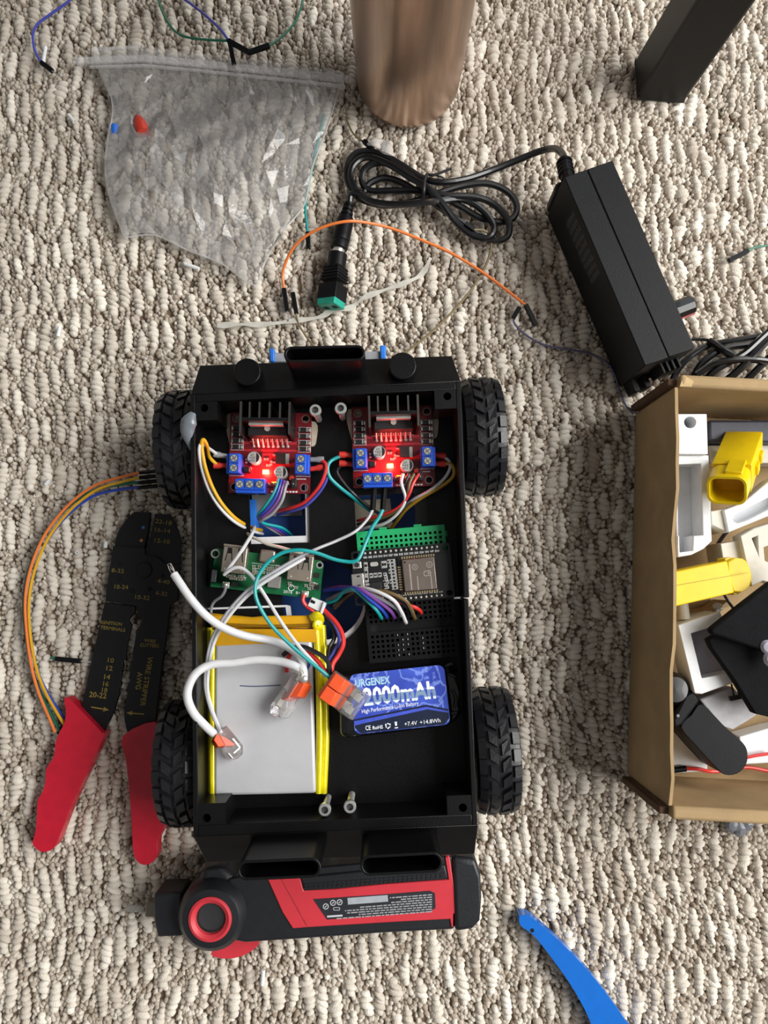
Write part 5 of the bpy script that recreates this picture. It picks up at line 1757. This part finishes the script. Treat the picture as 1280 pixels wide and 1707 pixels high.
# ------------------------------------------------------------------ right angle flashlight
fl_ = thing('flashlight', 'red and black right-angle flashlight lying under the rear bumper of the robot', 'flashlight', P(550, 1510, 0))
FB = mat('torch_black', '#191b20', .45, bump=.15, bscale=900)
FR_ = mat('torch_red', '#cb3440', .45, var=.04)
body = [(380, 1462), (440, 1450), (600, 1436), (755, 1424), (760, 1500), (757, 1546), (640, 1552), (500, 1562), (410, 1568), (370, 1560)]
part('handle', M().prism(PP(body, 27), 3, 30), FB, fl_, bev=7, seg=4)
cap_ = [(752, 1422), (790, 1426), (799, 1450), (801, 1490), (798, 1528), (784, 1543), (757, 1547)]
part('end_cap', M().prism(PP(cap_, 27), 1.5, 32), FB, fl_, bev=4, seg=4)
red = [(446, 1466), (500, 1464), (506, 1485), (560, 1482), (640, 1474), (748, 1466), (742, 1428), (749, 1427), (757, 1478), (766, 1484), (766, 1518), (755, 1524), (755, 1546), (752, 1546), (750, 1532), (640, 1538), (510, 1546), (488, 1548), (470, 1520)]
part('red_shell', M().prism(PP(red, 30.6), 26, 30.8), FR_, fl_, bev=.5)
part('shell_seam', M().prism(PP([(468, 1466), (469.5, 1466), (512, 1543), (510, 1543)], 30.9), 30.7, 30.86), mat('torch_seam', '#9c2430', .5), fl_)
grip = [(500, 1462), (620, 1450), (742, 1442), (747, 1465), (640, 1473), (508, 1484)]
gp = part('grip_pad', M().prism(PP(grip, 31), 24, 31), FB, fl_, bev=.8)
m = M()
for k in range(30):
    for r in range(2):
        px, py = 510 + k * 7.8, 1480 - k * .62 - r * 5
        x, y, _ = P(px, py, 31)
        m.box(x, y, 30.9, 1.5, 1.1, .5)
part('grip_ribs', m, FB, gp, kind='stuff')
lq = [(522, 1499), (640, 1491), (716, 1485), (725, 1489), (726, 1514), (717, 1519), (640, 1526), (545, 1533)]
lb_ = part('rating_label', M().prism(PP(lq, 31), 30.7, 31), mat('torch_label', '#24252c', .5), fl_)
part('serial_sticker', M().prism(PP([(579, 1497), (646, 1492), (647, 1503), (580, 1508)], 31.1), 30.9, 31.1), mat('sticker_silver', '#b9c0c9', .4, .3), lb_)
m = M()
g = random.Random(9)
for r_ in range(8):
    x = 720.0
    y0_ = 1490.5 + r_ * 4.0
    xe = (650, 668, 652, 600, 575, 577, 598, 560)[r_]
    while x > xe:
        wd = g.uniform(4, 11)
        a = (x, y0_ + (720 - x) * .075)
        b_ = (max(xe, x - wd), y0_ + (720 - max(xe, x - wd)) * .075)
        p_ = [(a[0], a[1]), (b_[0], b_[1]), (b_[0], b_[1] + 1.9), (a[0], a[1] + 1.9)]
        m.prism(PP(p_, 31.05), 31, 31.06)
        x -= wd + 1.6
part('fine_print', m, mat('fine_print', '#9fa1a6', .5), lb_, kind='stuff')
m = M()
for q in ((555, 1505), (566, 1504), (543, 1511)):
    x, y, _ = P(*q, 31)
    m.prism(circ(x, y, 1.5, 16), 31, 31.06, [circ(x, y, 1.1, 16)]).box(x, y, 31, 1.4, .4, .06, rz=.7)
x, y, _ = P(561, 1515, 31)
m.prism(rrect(x, y, 3.6, 1.6, .7, 3), 31, 31.06, [rrect(x, y, 3, 1.1, .5, 3)])
m.box(*P(558, 1527, 31)[:2], 31, 8, .9, .06, rz=.07)
part('label_symbols', m, mat('symbol_white', '#c9cbd0', .5), lb_, kind='stuff')
hx, hy, _ = P(352, 1529, 34)
neck = [(330, 1500), (336, 1446), (372, 1440), (400, 1464), (412, 1500), (412, 1560), (380, 1572), (350, 1560)]
part('head_neck', M().prism(PP(neck, 26), 4, 29), FB, fl_, bev=5, seg=3)
hm = part('head', M().lathe([(15, .5), (17.5, 3), (18.2, 14), (18.2, 28), (17.2, 33), (14.5, 36), (11.2, 36.4), (11.0, 34), (9, 33)], (hx, hy, 0), 56), FB, fl_, sharp=40)
part('lens_ring', M().lathe([(11.2, 35.4), (11.1, 36.9), (9.8, 37.3), (7.9, 36.2), (7.4, 34.6)], (hx, hy, 0), 48, cap=False), FR_, hm)
part('reflector', M().lathe([(7.6, 35), (5.5, 30), (2, 26), (.2, 25.6)], (hx, hy, 0), 40, cap=False), mat('reflector', '#2c1d1c', .2, .6), hm)
part('led_chip', M().box(hx, hy, 25.8, 3, 3, .8), mat('chip_red', '#a8433c', .4), hm)
part('lens', M().lathe([(7.6, 34.8), (7.5, 35.2), (5, 35.5), (.1, 35.6)], (hx, hy, 0), 40, cap=False), film('lens_clear', .02, .04, .04, .02, 100), hm)
blk = [(257, 1488), (304, 1486), (306, 1560), (263, 1562), (257, 1530)]
part('nose_block', M().prism(PP(blk, 24), 4, 25), FB, fl_, bev=1.5)
part('nose_pin', M().prism(PP([(243, 1503), (262, 1503), (262, 1530), (240, 1530)], 12), 5, 12), mat('pin_grey', '#8c8478', .4, .4), fl_, bev=1)
part('nose_tip', M().tube(P3([(206, 1517, 5), (222, 1514, 6), (242, 1516, 8)]), 1.6, 8, rr=[(0, .4), (.3, 2.2), (1, 1.4)], flat=.6), mat('tip_grey', '#a8a69e', .3, alpha=.7), fl_)
part('belt_clip', M().prism(smooth_loop(PP([(352, 1590), (380, 1597), (410, 1590), (432, 1572), (424, 1556), (395, 1562), (370, 1564)], 14), 3), 8, 15), FR_, fl_, bev=.8)
for q in ((404, 1481), (410, 1559)):
    x, y, _ = P(*q, 29)
    part('screw_recess', M().cyl(x, y, 28.9, 2.4, .3, 18), HOLE, fl_)

# ------------------------------------------------------------------ blue curved handle
bh = thing('trim_tool', 'bright blue curved plastic pry tool lying at the bottom right edge of the carpet', 'tool', P(960, 1620, 0))
a_ = [(866, 1528), (872, 1525), (884, 1528), (905, 1545), (940, 1576), (980, 1618), (1015, 1662), (1050, 1712), (1075, 1750), (1025, 1790), (1000, 1745), (978, 1690), (950, 1640), (920, 1598), (890, 1560), (868, 1543)]
hole = circ(*P(888, 1551, 9)[:2], 1.0, 12)
BT = mat('tool_blue', '#0a68c8', .3, var=.05, coat=.3)
part('blade', M().prism(smooth_loop(PP(a_, 9), 4), 1, 9), BT, bh, bev=3.4, seg=5)
part('hang_hole', M().cyl(*P(887, 1551, 9)[:2], 8.7, 1.1, .4, 14), HOLE, bh)

# ------------------------------------------------------------------ cardboard box and what is in it
BH = 65.0
cb = thing('cardboard_box', 'open brown cardboard box of spare parts at the right edge of the picture', 'box', P(1200, 990, 0))
r_tl, r_bl = P(1128, 646, BH)[:2], P(1115, 1343, BH)[:2]
ux_ = Vector((r_tl[0] - r_bl[0], r_tl[1] - r_bl[1])).normalized()
vx_ = Vector((ux_.y, -ux_.x))
BW, BL = 150.0, math.dist(r_tl, r_bl)


def bxp(s, t):
    """s along the left wall from the near corner, t to the right"""
    q = Vector(r_bl) + ux_ * s + vx_ * t
    return (q.x, q.y)


def bq_(s0, t0, s1, t1):
    return [bxp(s0, t0), bxp(s1, t0), bxp(s1, t1), bxp(s0, t1)]


part('bottom', M().prism(bq_(0, 0, BL, BW), .8, 2.4), CARD, cb)
lw_ = M()
n = 16
for side in (0, 1.6):
    for i in range(n + 1):
        s = BL * i / n
        wob = .7 * math.sin(i * 1.1) + .4 * math.sin(i * 2.3)
        x, y = bxp(s, side)
        lw_.v.append((x, y, 1.0))
        x, y = bxp(s, side + wob)
        lw_.v.append((x, y, BH - .4 + .3 * math.sin(i * 1.7)))
k = 2 * (n + 1)
for i in range(n):
    a, b = 2 * i, 2 * i + 2
    lw_.f += [(a, b, b + 1, a + 1), (k + a, k + a + 1, k + b + 1, k + b), (a + 1, b + 1, k + b + 1, k + a + 1), (a, k + a, k + b, b)]
lw_.f += [(0, 1, k + 1, k), (k - 2, 2 * k - 2, 2 * k - 1, k - 1)]
lw_.mi = [0] * len(lw_.f)
part('side_wall', lw_, CARD, cb)
part('side_wall', M().prism(bq_(0, BW - 2, BL, BW), 1, BH), CARD, cb)
for nm, s0, s1 in (('near', -6.4, .2), ('far', BL + .2, BL + 6.8)):
    part('end_wall', M().prism(bq_(s0, 1.4, s1, BW - 2), 1, BH + 1), CARD, cb, bev=1.6, seg=3, label=nm + ' wall of folded double cardboard')
    e0, e1 = (s0 + 1.2, s0 + 4.8) if nm == 'near' else (s1 - 4.8, s1 - 1.2)
    part('tucked_flap', M().prism(bq_(e0, -3.2, e1, 1.6), 1, BH - 4), CARD_SHADE, cb, bev=.5, label='tucked-in corner flap, coloured dark for the shadow gap')
# torn corners
m = M().add([bxp(BL + .4, 1.2) + (BH + .8,), bxp(BL + 6.4, 3) + (BH + .8,), bxp(BL + 3.4, 8) + (BH + 1.5,), bxp(BL + .5, 7) + (BH + 1.3,)], [(0, 1, 2, 3)])
m.add([(x, y, z - .6) for x, y, z in m.v], [(3, 2, 1, 0), (0, 4 - 4, 1, 1)][:1])
part('torn_corner', m, mat('torn_card', '#c9ad7e', .9), cb)


def slab(name, label, poly, z0, z1, mt, holes=(), bev=.6, cat='part', group=None):
    m = M().prism(PP(poly, z1), z0, z1, [PP(h, z1) for h in holes])
    return solo(name, label, cat, m, mt, group, bev=bev)


GW = 'white printed spare parts in the box'
hc = P(1150, 704, 57)
a = thing('printed_block', 'white printed block with a round hole in the far corner of the box', 'printed part', P(1153, 724, 24), 0, GW)
part('block', M().prism(PP([(1127, 690), (1178, 690), (1180, 757), (1127, 757)], 57), 22, 57, [circ(hc[0], hc[1], 3.0, 24)]), WHITE_PL, a, bev=.3)
a = thing('printed_tray', 'white printed channel tray standing against the left wall of the box', 'printed part', P(1153, 840, 20), 0, GW)
out = [(1127, 759), (1181, 759), (1184, 835), (1186, 902), (1172, 915), (1152, 925), (1130, 929), (1127, 880)]
part('rim', M().prism(PP(out, 54), 40, 54, [PP([(1130, 774), (1168, 773), (1172, 892), (1156, 893), (1155, 918), (1133, 921), (1132, 894), (1130, 892)], 54)]), WHITE_PL, a, bev=.4)
part('floor', M().prism(PP(out, 40), 37, 40), WHITE_PL, a)
part('inner_step', M().prism(PP([(1155, 893), (1172, 892), (1180, 905), (1160, 918)], 54), 40, 53), WHITE_PL, a)
sp_ = [(1184, 852), (1203, 846), (1236, 836), (1282, 800), (1330, 770), (1330, 850), (1282, 862), (1213, 888), (1186, 874)]
a = thing('printed_bracket', 'white printed bracket with a long slot, under the upper yellow gearbox', 'printed part', P(1240, 850, 20), 0, GW)
part('plate', M().prism(PP([(1206, 850), (1238, 838), (1284, 800), (1330, 775), (1330, 846), (1284, 859), (1214, 888)], 48), 36, 48, [smooth_loop(PP([(1222, 862), (1240, 850), (1282, 829), (1310, 815), (1312, 832), (1282, 848), (1240, 869), (1226, 871)], 48), 3)]), WHITE_PL, a, bev=.6)
part('slot_floor', M().prism(PP([(1210, 852), (1325, 790), (1325, 845), (1214, 885)], 40), 33, 38), WHITE_PL, a)
part('side_lip', M().prism(PP([(1184, 852), (1205, 849), (1214, 888), (1186, 875)], 46), 22, 46), OFFWHITE, a, bev=.5)
a = thing('printed_cube', 'small off-white block behind the lower yellow gearbox', 'printed part', P(1222, 925, 16), 0, GW)
part('block', M().prism(PP([(1201, 906), (1239, 900), (1245, 940), (1208, 952)], 36), 16, 36), OFFWHITE, a, bev=.4)
a = thing('printed_truss', 'off-white bracket with triangular openings at the right edge of the box', 'printed part', P(1260, 930, 10), 0, GW)
part('plate', M().prism(PP([(1234, 893), (1258, 880), (1330, 858), (1330, 985), (1272, 968), (1253, 978)], 40), 30, 40, [PP([(1253, 897), (1263, 893), (1264, 924)], 40), PP([(1273, 912), (1310, 900), (1310, 950), (1275, 935)], 40)]), OFFWHITE, a, bev=.5)
a = thing('printed_square', 'white printed open frame below the lower yellow gearbox', 'printed part', P(1185, 1095, 12), 0, GW)
fo = [(1130, 1042), (1165, 1030), (1200, 1020), (1245, 1130), (1170, 1157), (1158, 1156)]
fi = [(1152, 1058), (1206, 1040), (1232, 1118), (1172, 1132)]
part('frame', M().prism(PP(fo, 44), 26, 44, [PP([(1152, 1056), (1198, 1042), (1222, 1120), (1170, 1131)], 44)]), WHITE_PL, a, bev=.5)
part('floor', M().prism(PP(fo, 34), 22, 34), mat('grey_print', '#a8a2aa', .6), a)
a = thing('printed_wedge', 'white printed wedge with two thin pins, below the open frame', 'printed part', P(1215, 1185, 8), 0, GW)
part('plate', M().prism(PP([(1166, 1166), (1222, 1145), (1262, 1192), (1222, 1217), (1200, 1210)], 34), 10, 34), mat('soft_white', '#c4c2c6', .55), a, bev=.8)
for q in ((1219, 1140), (1227, 1138)):
    part('thin_pin', M().tube(P3([(q[0], q[1], 36), (q[0] + 5, q[1] + 23, 37)]), .5, 6), mat('pin_dark', '#2b2a2e', .4), a)
part('pin_head', M().box(*P(1226, 1163, 37)[:2], 35.5, 6, 2.2, 2, rz=.2), MATS['pin_dark'], a)
slab('printed_plate', 'flat white printed plate under the black clip-on gadget', [(1116, 1195), (1135, 1218), (1178, 1268), (1180, 1286), (1118, 1290)], 3, 14, WHITE_PL, cat='printed part', group=GW)
slab('printed_box_lid', 'white printed lid with a groove in the near right of the box', [(1232, 1228), (1284, 1213), (1330, 1205), (1330, 1262), (1284, 1272), (1234, 1275)], 3, 16, WHITE_PL, cat='printed part', group=GW)
m = M().lathe([(3.2, 0), (3.2, 14)], seg=18, T=frame_along(P(1140, 1032, 34), P(1133, 980, 34)) @ Matrix.Rotation(math.pi / 2, 4, 'Y'))
solo('printed_dowel', 'short cream dowel poking out below the lower yellow gearbox', 'printed part', m, OFFWHITE, GW)
slab('plastic_case', 'dark grey plastic case along the far wall of the box', [(1181, 700), (1330, 700), (1330, 738), (1182, 736)], 10, 30, mat('case_grey', '#3a3c48', .5), bev=1.5, cat='case')
slab('printed_rail', 'cream printed rail behind the upper yellow gearbox', [(1182, 742), (1330, 742), (1330, 772), (1184, 772)], 8, 22, OFFWHITE, cat='printed part', group=GW)

# yellow gearboxes: flat gear case, narrower open motor sleeve at the end
GY = 'yellow gear motor housings in the box'
a = thing('gearbox', 'yellow gear motor housing tipped up with its open round end toward the robot', 'gear motor', P(1222, 790, 48), 0, GY)
A, B = Vector(P(1238, 746, 34)), Vector(P(1211, 818, 71))
T = frame_along(A, B)
T = T @ Matrix.Rotation(.8, 4, 'X')
TT = T @ Matrix(((0, 0, 1, 0), (1, 0, 0, 0), (0, 1, 0, 0), (0, 0, 0, 1)))
L = (B - A).length
gw, gh = 18.6, 15.5
part('gear_case', M().prism(rrect(0, 0, gw, gh, .8, 2), -4, L - 15, T=TT), YEL_PL, a, bev=.5)
sec = rrect(0, 0, gw, gh, 4.6, 5)
inn = rrect(0, 0, gw - 3, gh - 3, 3.4, 5)
part('motor_sleeve', M().prism(sec, L - 15, L, [inn], T=TT), YEL_PL, a, bev=.3)
part('sleeve_floor', M().prism(sec, L - 15.4, L - 13, T=TT), mat('yellow_inner', '#d9a400', .45), a)
part('shaft_hole', M().cyl(-1.5, 3, L - 13, 2.3, .1, 18, T=TT), mat('yellow_dark', '#a87400', .5), a)
part('sleeve_rib', M().box(2.6, gh / 2 + .4, L - 18, 8, 1.6, 15, T=TT), YEL_PL, a, bev=.4)
for zz in (4, 18):
    part('side_clip', M().box(gw / 2 + .7, -2, zz, 1.6, 5, 7, T=TT), YEL_PL, a, bev=.3)
a = thing('gearbox', 'yellow gear motor housing lying flat across the middle of the box', 'gear motor', P(1180, 970, 34), 0, GY)
part('gear_case', M().prism(PP([(1117, 954), (1212, 935), (1224, 988), (1117, 1013)], 54), 36, 54), YEL_PL, a, bev=.6)
part('motor_sleeve', M().prism(smooth_loop(PP([(1212, 936), (1238, 931), (1248, 942), (1253, 958), (1252, 972), (1246, 982), (1222, 987)], 52), 2), 37, 52), mat('yellow_sleeve', '#dcbc06', .4, var=.05), a, bev=.8)
part('case_seam', M().prism(PP([(1117, 977), (1248, 954), (1248, 955), (1117, 978.4)], 54.2), 53.9, 54.1), mat('seam_yellow', '#a88c00', .5), a)
part('side_clip', M().prism(PP([(1208, 931), (1218, 928), (1219, 934), (1209, 937)], 50), 40, 50), YEL_PL, a, bev=.3)
part('side_clip', M().prism(PP([(1222, 987), (1232, 984), (1233, 990), (1223, 992)], 50), 40, 50), YEL_PL, a, bev=.3)


# black folded foam sheets
def sheetm(poly, z, th, rise=0):
    w = PP(poly, z)
    return M().prism(w, z - th, z, zf=(lambda x, y: rise * math.sin(x * .12) * math.cos(y * .09)))


FOAM = mat('black_foam', '#0f0f12', .85, var=.2, bump=.3, bscale=700, spec=.15)
solo('foam_sheet', 'upper black foam sheet folded to a point at the right edge of the box', 'foam', sheetm([(1183, 1050), (1190, 1044), (1230, 1012), (1282, 972), (1340, 940), (1340, 1090), (1284, 1088), (1240, 1074), (1188, 1058)], 60, 6, 1.0), FOAM, 'black foam sheets in the box', bev=1.5)
solo('foam_sheet', 'lower black foam sheet hanging under the upper one in the box', 'foam', sheetm([(1180, 1066), (1194, 1058), (1240, 1060), (1284, 1072), (1340, 1085), (1340, 1200), (1284, 1196), (1258, 1190), (1246, 1170), (1225, 1135), (1204, 1105), (1186, 1080)], 53, 6, .8), FOAM, 'black foam sheets in the box', bev=1.5)
m = M()
for q, r in (((1277, 1078), 3.5), ((1284, 1098), 4.2), ((1290, 1076), 3)):
    x, y, _ = P(*q, 59)
    m.lathe([(.2, -r * .5), (r * .8, -r * .3), (r, 0), (r * .7, r * .4), (.2, r * .55)], (x, y, 60), 12)
solo('foil_lump', 'small crumpled grey lump on the lower foam sheet at the picture edge', 'scrap', m, mat('lump_grey', '#9d9aa6', .5))
# black clip-on gadget
gd = thing('clip_gadget', 'black rounded plastic gadget leaning in the near left corner of the box', 'gadget', P(1190, 1230, 8))
GD = mat('gadget_black', '#0b0c10', .45, bump=.05, spec=.18)
part('body', M().prism(smooth_loop(PP([(1135, 1212), (1152, 1192), (1170, 1174), (1205, 1208), (1238, 1238), (1246, 1256), (1243, 1276), (1228, 1290), (1207, 1291), (1190, 1276), (1160, 1243)], 40), 3), 14, 40), GD, gd, bev=2.5, seg=3)
part('collar', M().prism(PP([(1120, 1200), (1140, 1160), (1156, 1150), (1168, 1168), (1140, 1208), (1124, 1216)], 42), 18, 42), GD, gd, bev=1.5)
x, y, _ = P(1127, 1150, 44)
part('round_end', M().lathe([(6, 10), (8.4, 14), (8.6, 40), (6.5, 43), (.3, 43.4)], (x, y, 0), 28), mat('gadget_gloss', '#0c0c0f', .3, coat=.3), gd)
part('rivet_dot', M().cyl(*P(1130, 1193, 42)[:2], 41.9, .8, .3, 10), mat('gadget_dot', '#6d7076', .4), gd)
# wires and screws in the box
t = thing('red_wire', 'red wire with a black sleeve along the near wall of the box', 'wire', P(1180, 1284, 4))
part('insulation', M().tube(P3([(1142, 1281, 16), (1165, 1282, 17), (1185, 1286, 13), (1215, 1284, 11), (1245, 1279, 10), (1285, 1286, 10), (1320, 1290, 10)]), 1.0, 8), wc('red'), t)
part('black_sleeve', M().tube(P3([(1119, 1284, 16), (1143, 1281, 16)]), 1.7, 10, sub=1), BLACK2, t)
wire('red_wire', 'short red wire emerging behind the black gadget over the white lid', [(1243, 1263, 19), (1262, 1259, 19), (1285, 1256, 19)], 'red', .9)
wire('purple_wire', 'dark purple wire curving under the white bracket in the box', [(1214, 884, 20), (1206, 893, 18), (1196, 908, 14), (1190, 926, 12), (1188, 945, 12)], 'violet', 1.1)
wire('black_wire', 'thin black wire leaving the lower yellow gearbox toward the foam', [(1206, 990, 30), (1214, 1003, 28), (1222, 1014, 30)], 'black', .8)
t = thing('small_screw', 'small shiny pan-head screw lying below the lower yellow gearbox', 'screw', P(1197, 1015, 24))
T = frame_along(P(1196, 1010, 28), P(1198, 1026, 24)) @ Matrix.Rotation(math.pi / 2, 4, 'Y')
part('head', M().lathe([(2.6, 0), (2.8, .8), (2.6, 2)], seg=16, T=T), STEEL, t)
part('shank', M().lathe([(1.1, 2), (1.1, 7)], seg=12, T=T), STEEL, t)
slab('card_flap', 'inner brown cardboard divider below the lower yellow gearbox', [(1122, 1028), (1196, 1014), (1216, 1000), (1218, 1010), (1130, 1042)], 3, 25, CARD, bev=.3, cat='divider')

# ------------------------------------------------------------------ black cable behind the box, grey scrap before it
BC = mat('cable_gloss', '#0f0f12', .22, coat=.5)
m = M().tube(P3([(1118, 640, 3), (1130, 616, 4), (1152, 592, 5), (1182, 576, 5), (1225, 568, 6), (1270, 560, 6), (1300, 552, 6)]), 2.0, 9)
m.tube(P3([(1150, 640, 4), (1165, 612, 7), (1182, 595, 8), (1210, 580, 8), (1250, 574, 8), (1300, 566, 8)]), 2.2, 9)
m.tube(P3([(1174, 640, 4), (1186, 622, 8), (1210, 606, 10), (1240, 590, 11), (1268, 565, 11), (1290, 545, 10)]), 2.2, 9)
m.tube(P3([(1200, 642, 5), (1225, 622, 10), (1250, 598, 12), (1272, 575, 12), (1300, 548, 12)]), 2.2, 9)
m.tube(P3([(1235, 642, 4), (1256, 622, 8), (1280, 598, 9), (1310, 570, 9)]), 2.2, 9)
m.tube(P3([(1160, 625, 10), (1190, 606, 12), (1225, 600, 13), (1262, 600, 12), (1300, 606, 10)]), 2.0, 9)
m.tube(P3([(1152, 566, 3), (1172, 566, 4), (1186, 570, 6), (1210, 588, 12), (1228, 596, 13), (1255, 598, 13), (1300, 602, 11)]), .9, 7)
m.tube(P3([(1182, 569, 6), (1208, 586, 12), (1222, 593, 13)]), 2.4, 10, sub=3)
solo('cable_bundle', 'glossy black cable bundle coiled behind the far wall of the cardboard box', 'cable', m, BC)
m = M()
for k, (px, py, r) in enumerate(((1222, 1376, 4.5), (1234, 1380, 5), (1245, 1374, 4.5), (1232, 1386, 3.4))):
    x, y, _ = P(px, py, 3)
    m.lathe([(.2, -1), (r * .7, -.6), (r, 1), (r * .65, 2.6), (.2, 3 + k * .2)], (x, y, 1.2), 7)
solo('plastic_scrap', 'crumpled grey plastic scrap under the near edge of the cardboard box', 'scrap', m, mat('scrap_grey', '#7f828c', .35, alpha=.85, coat=.2), sharp=10)
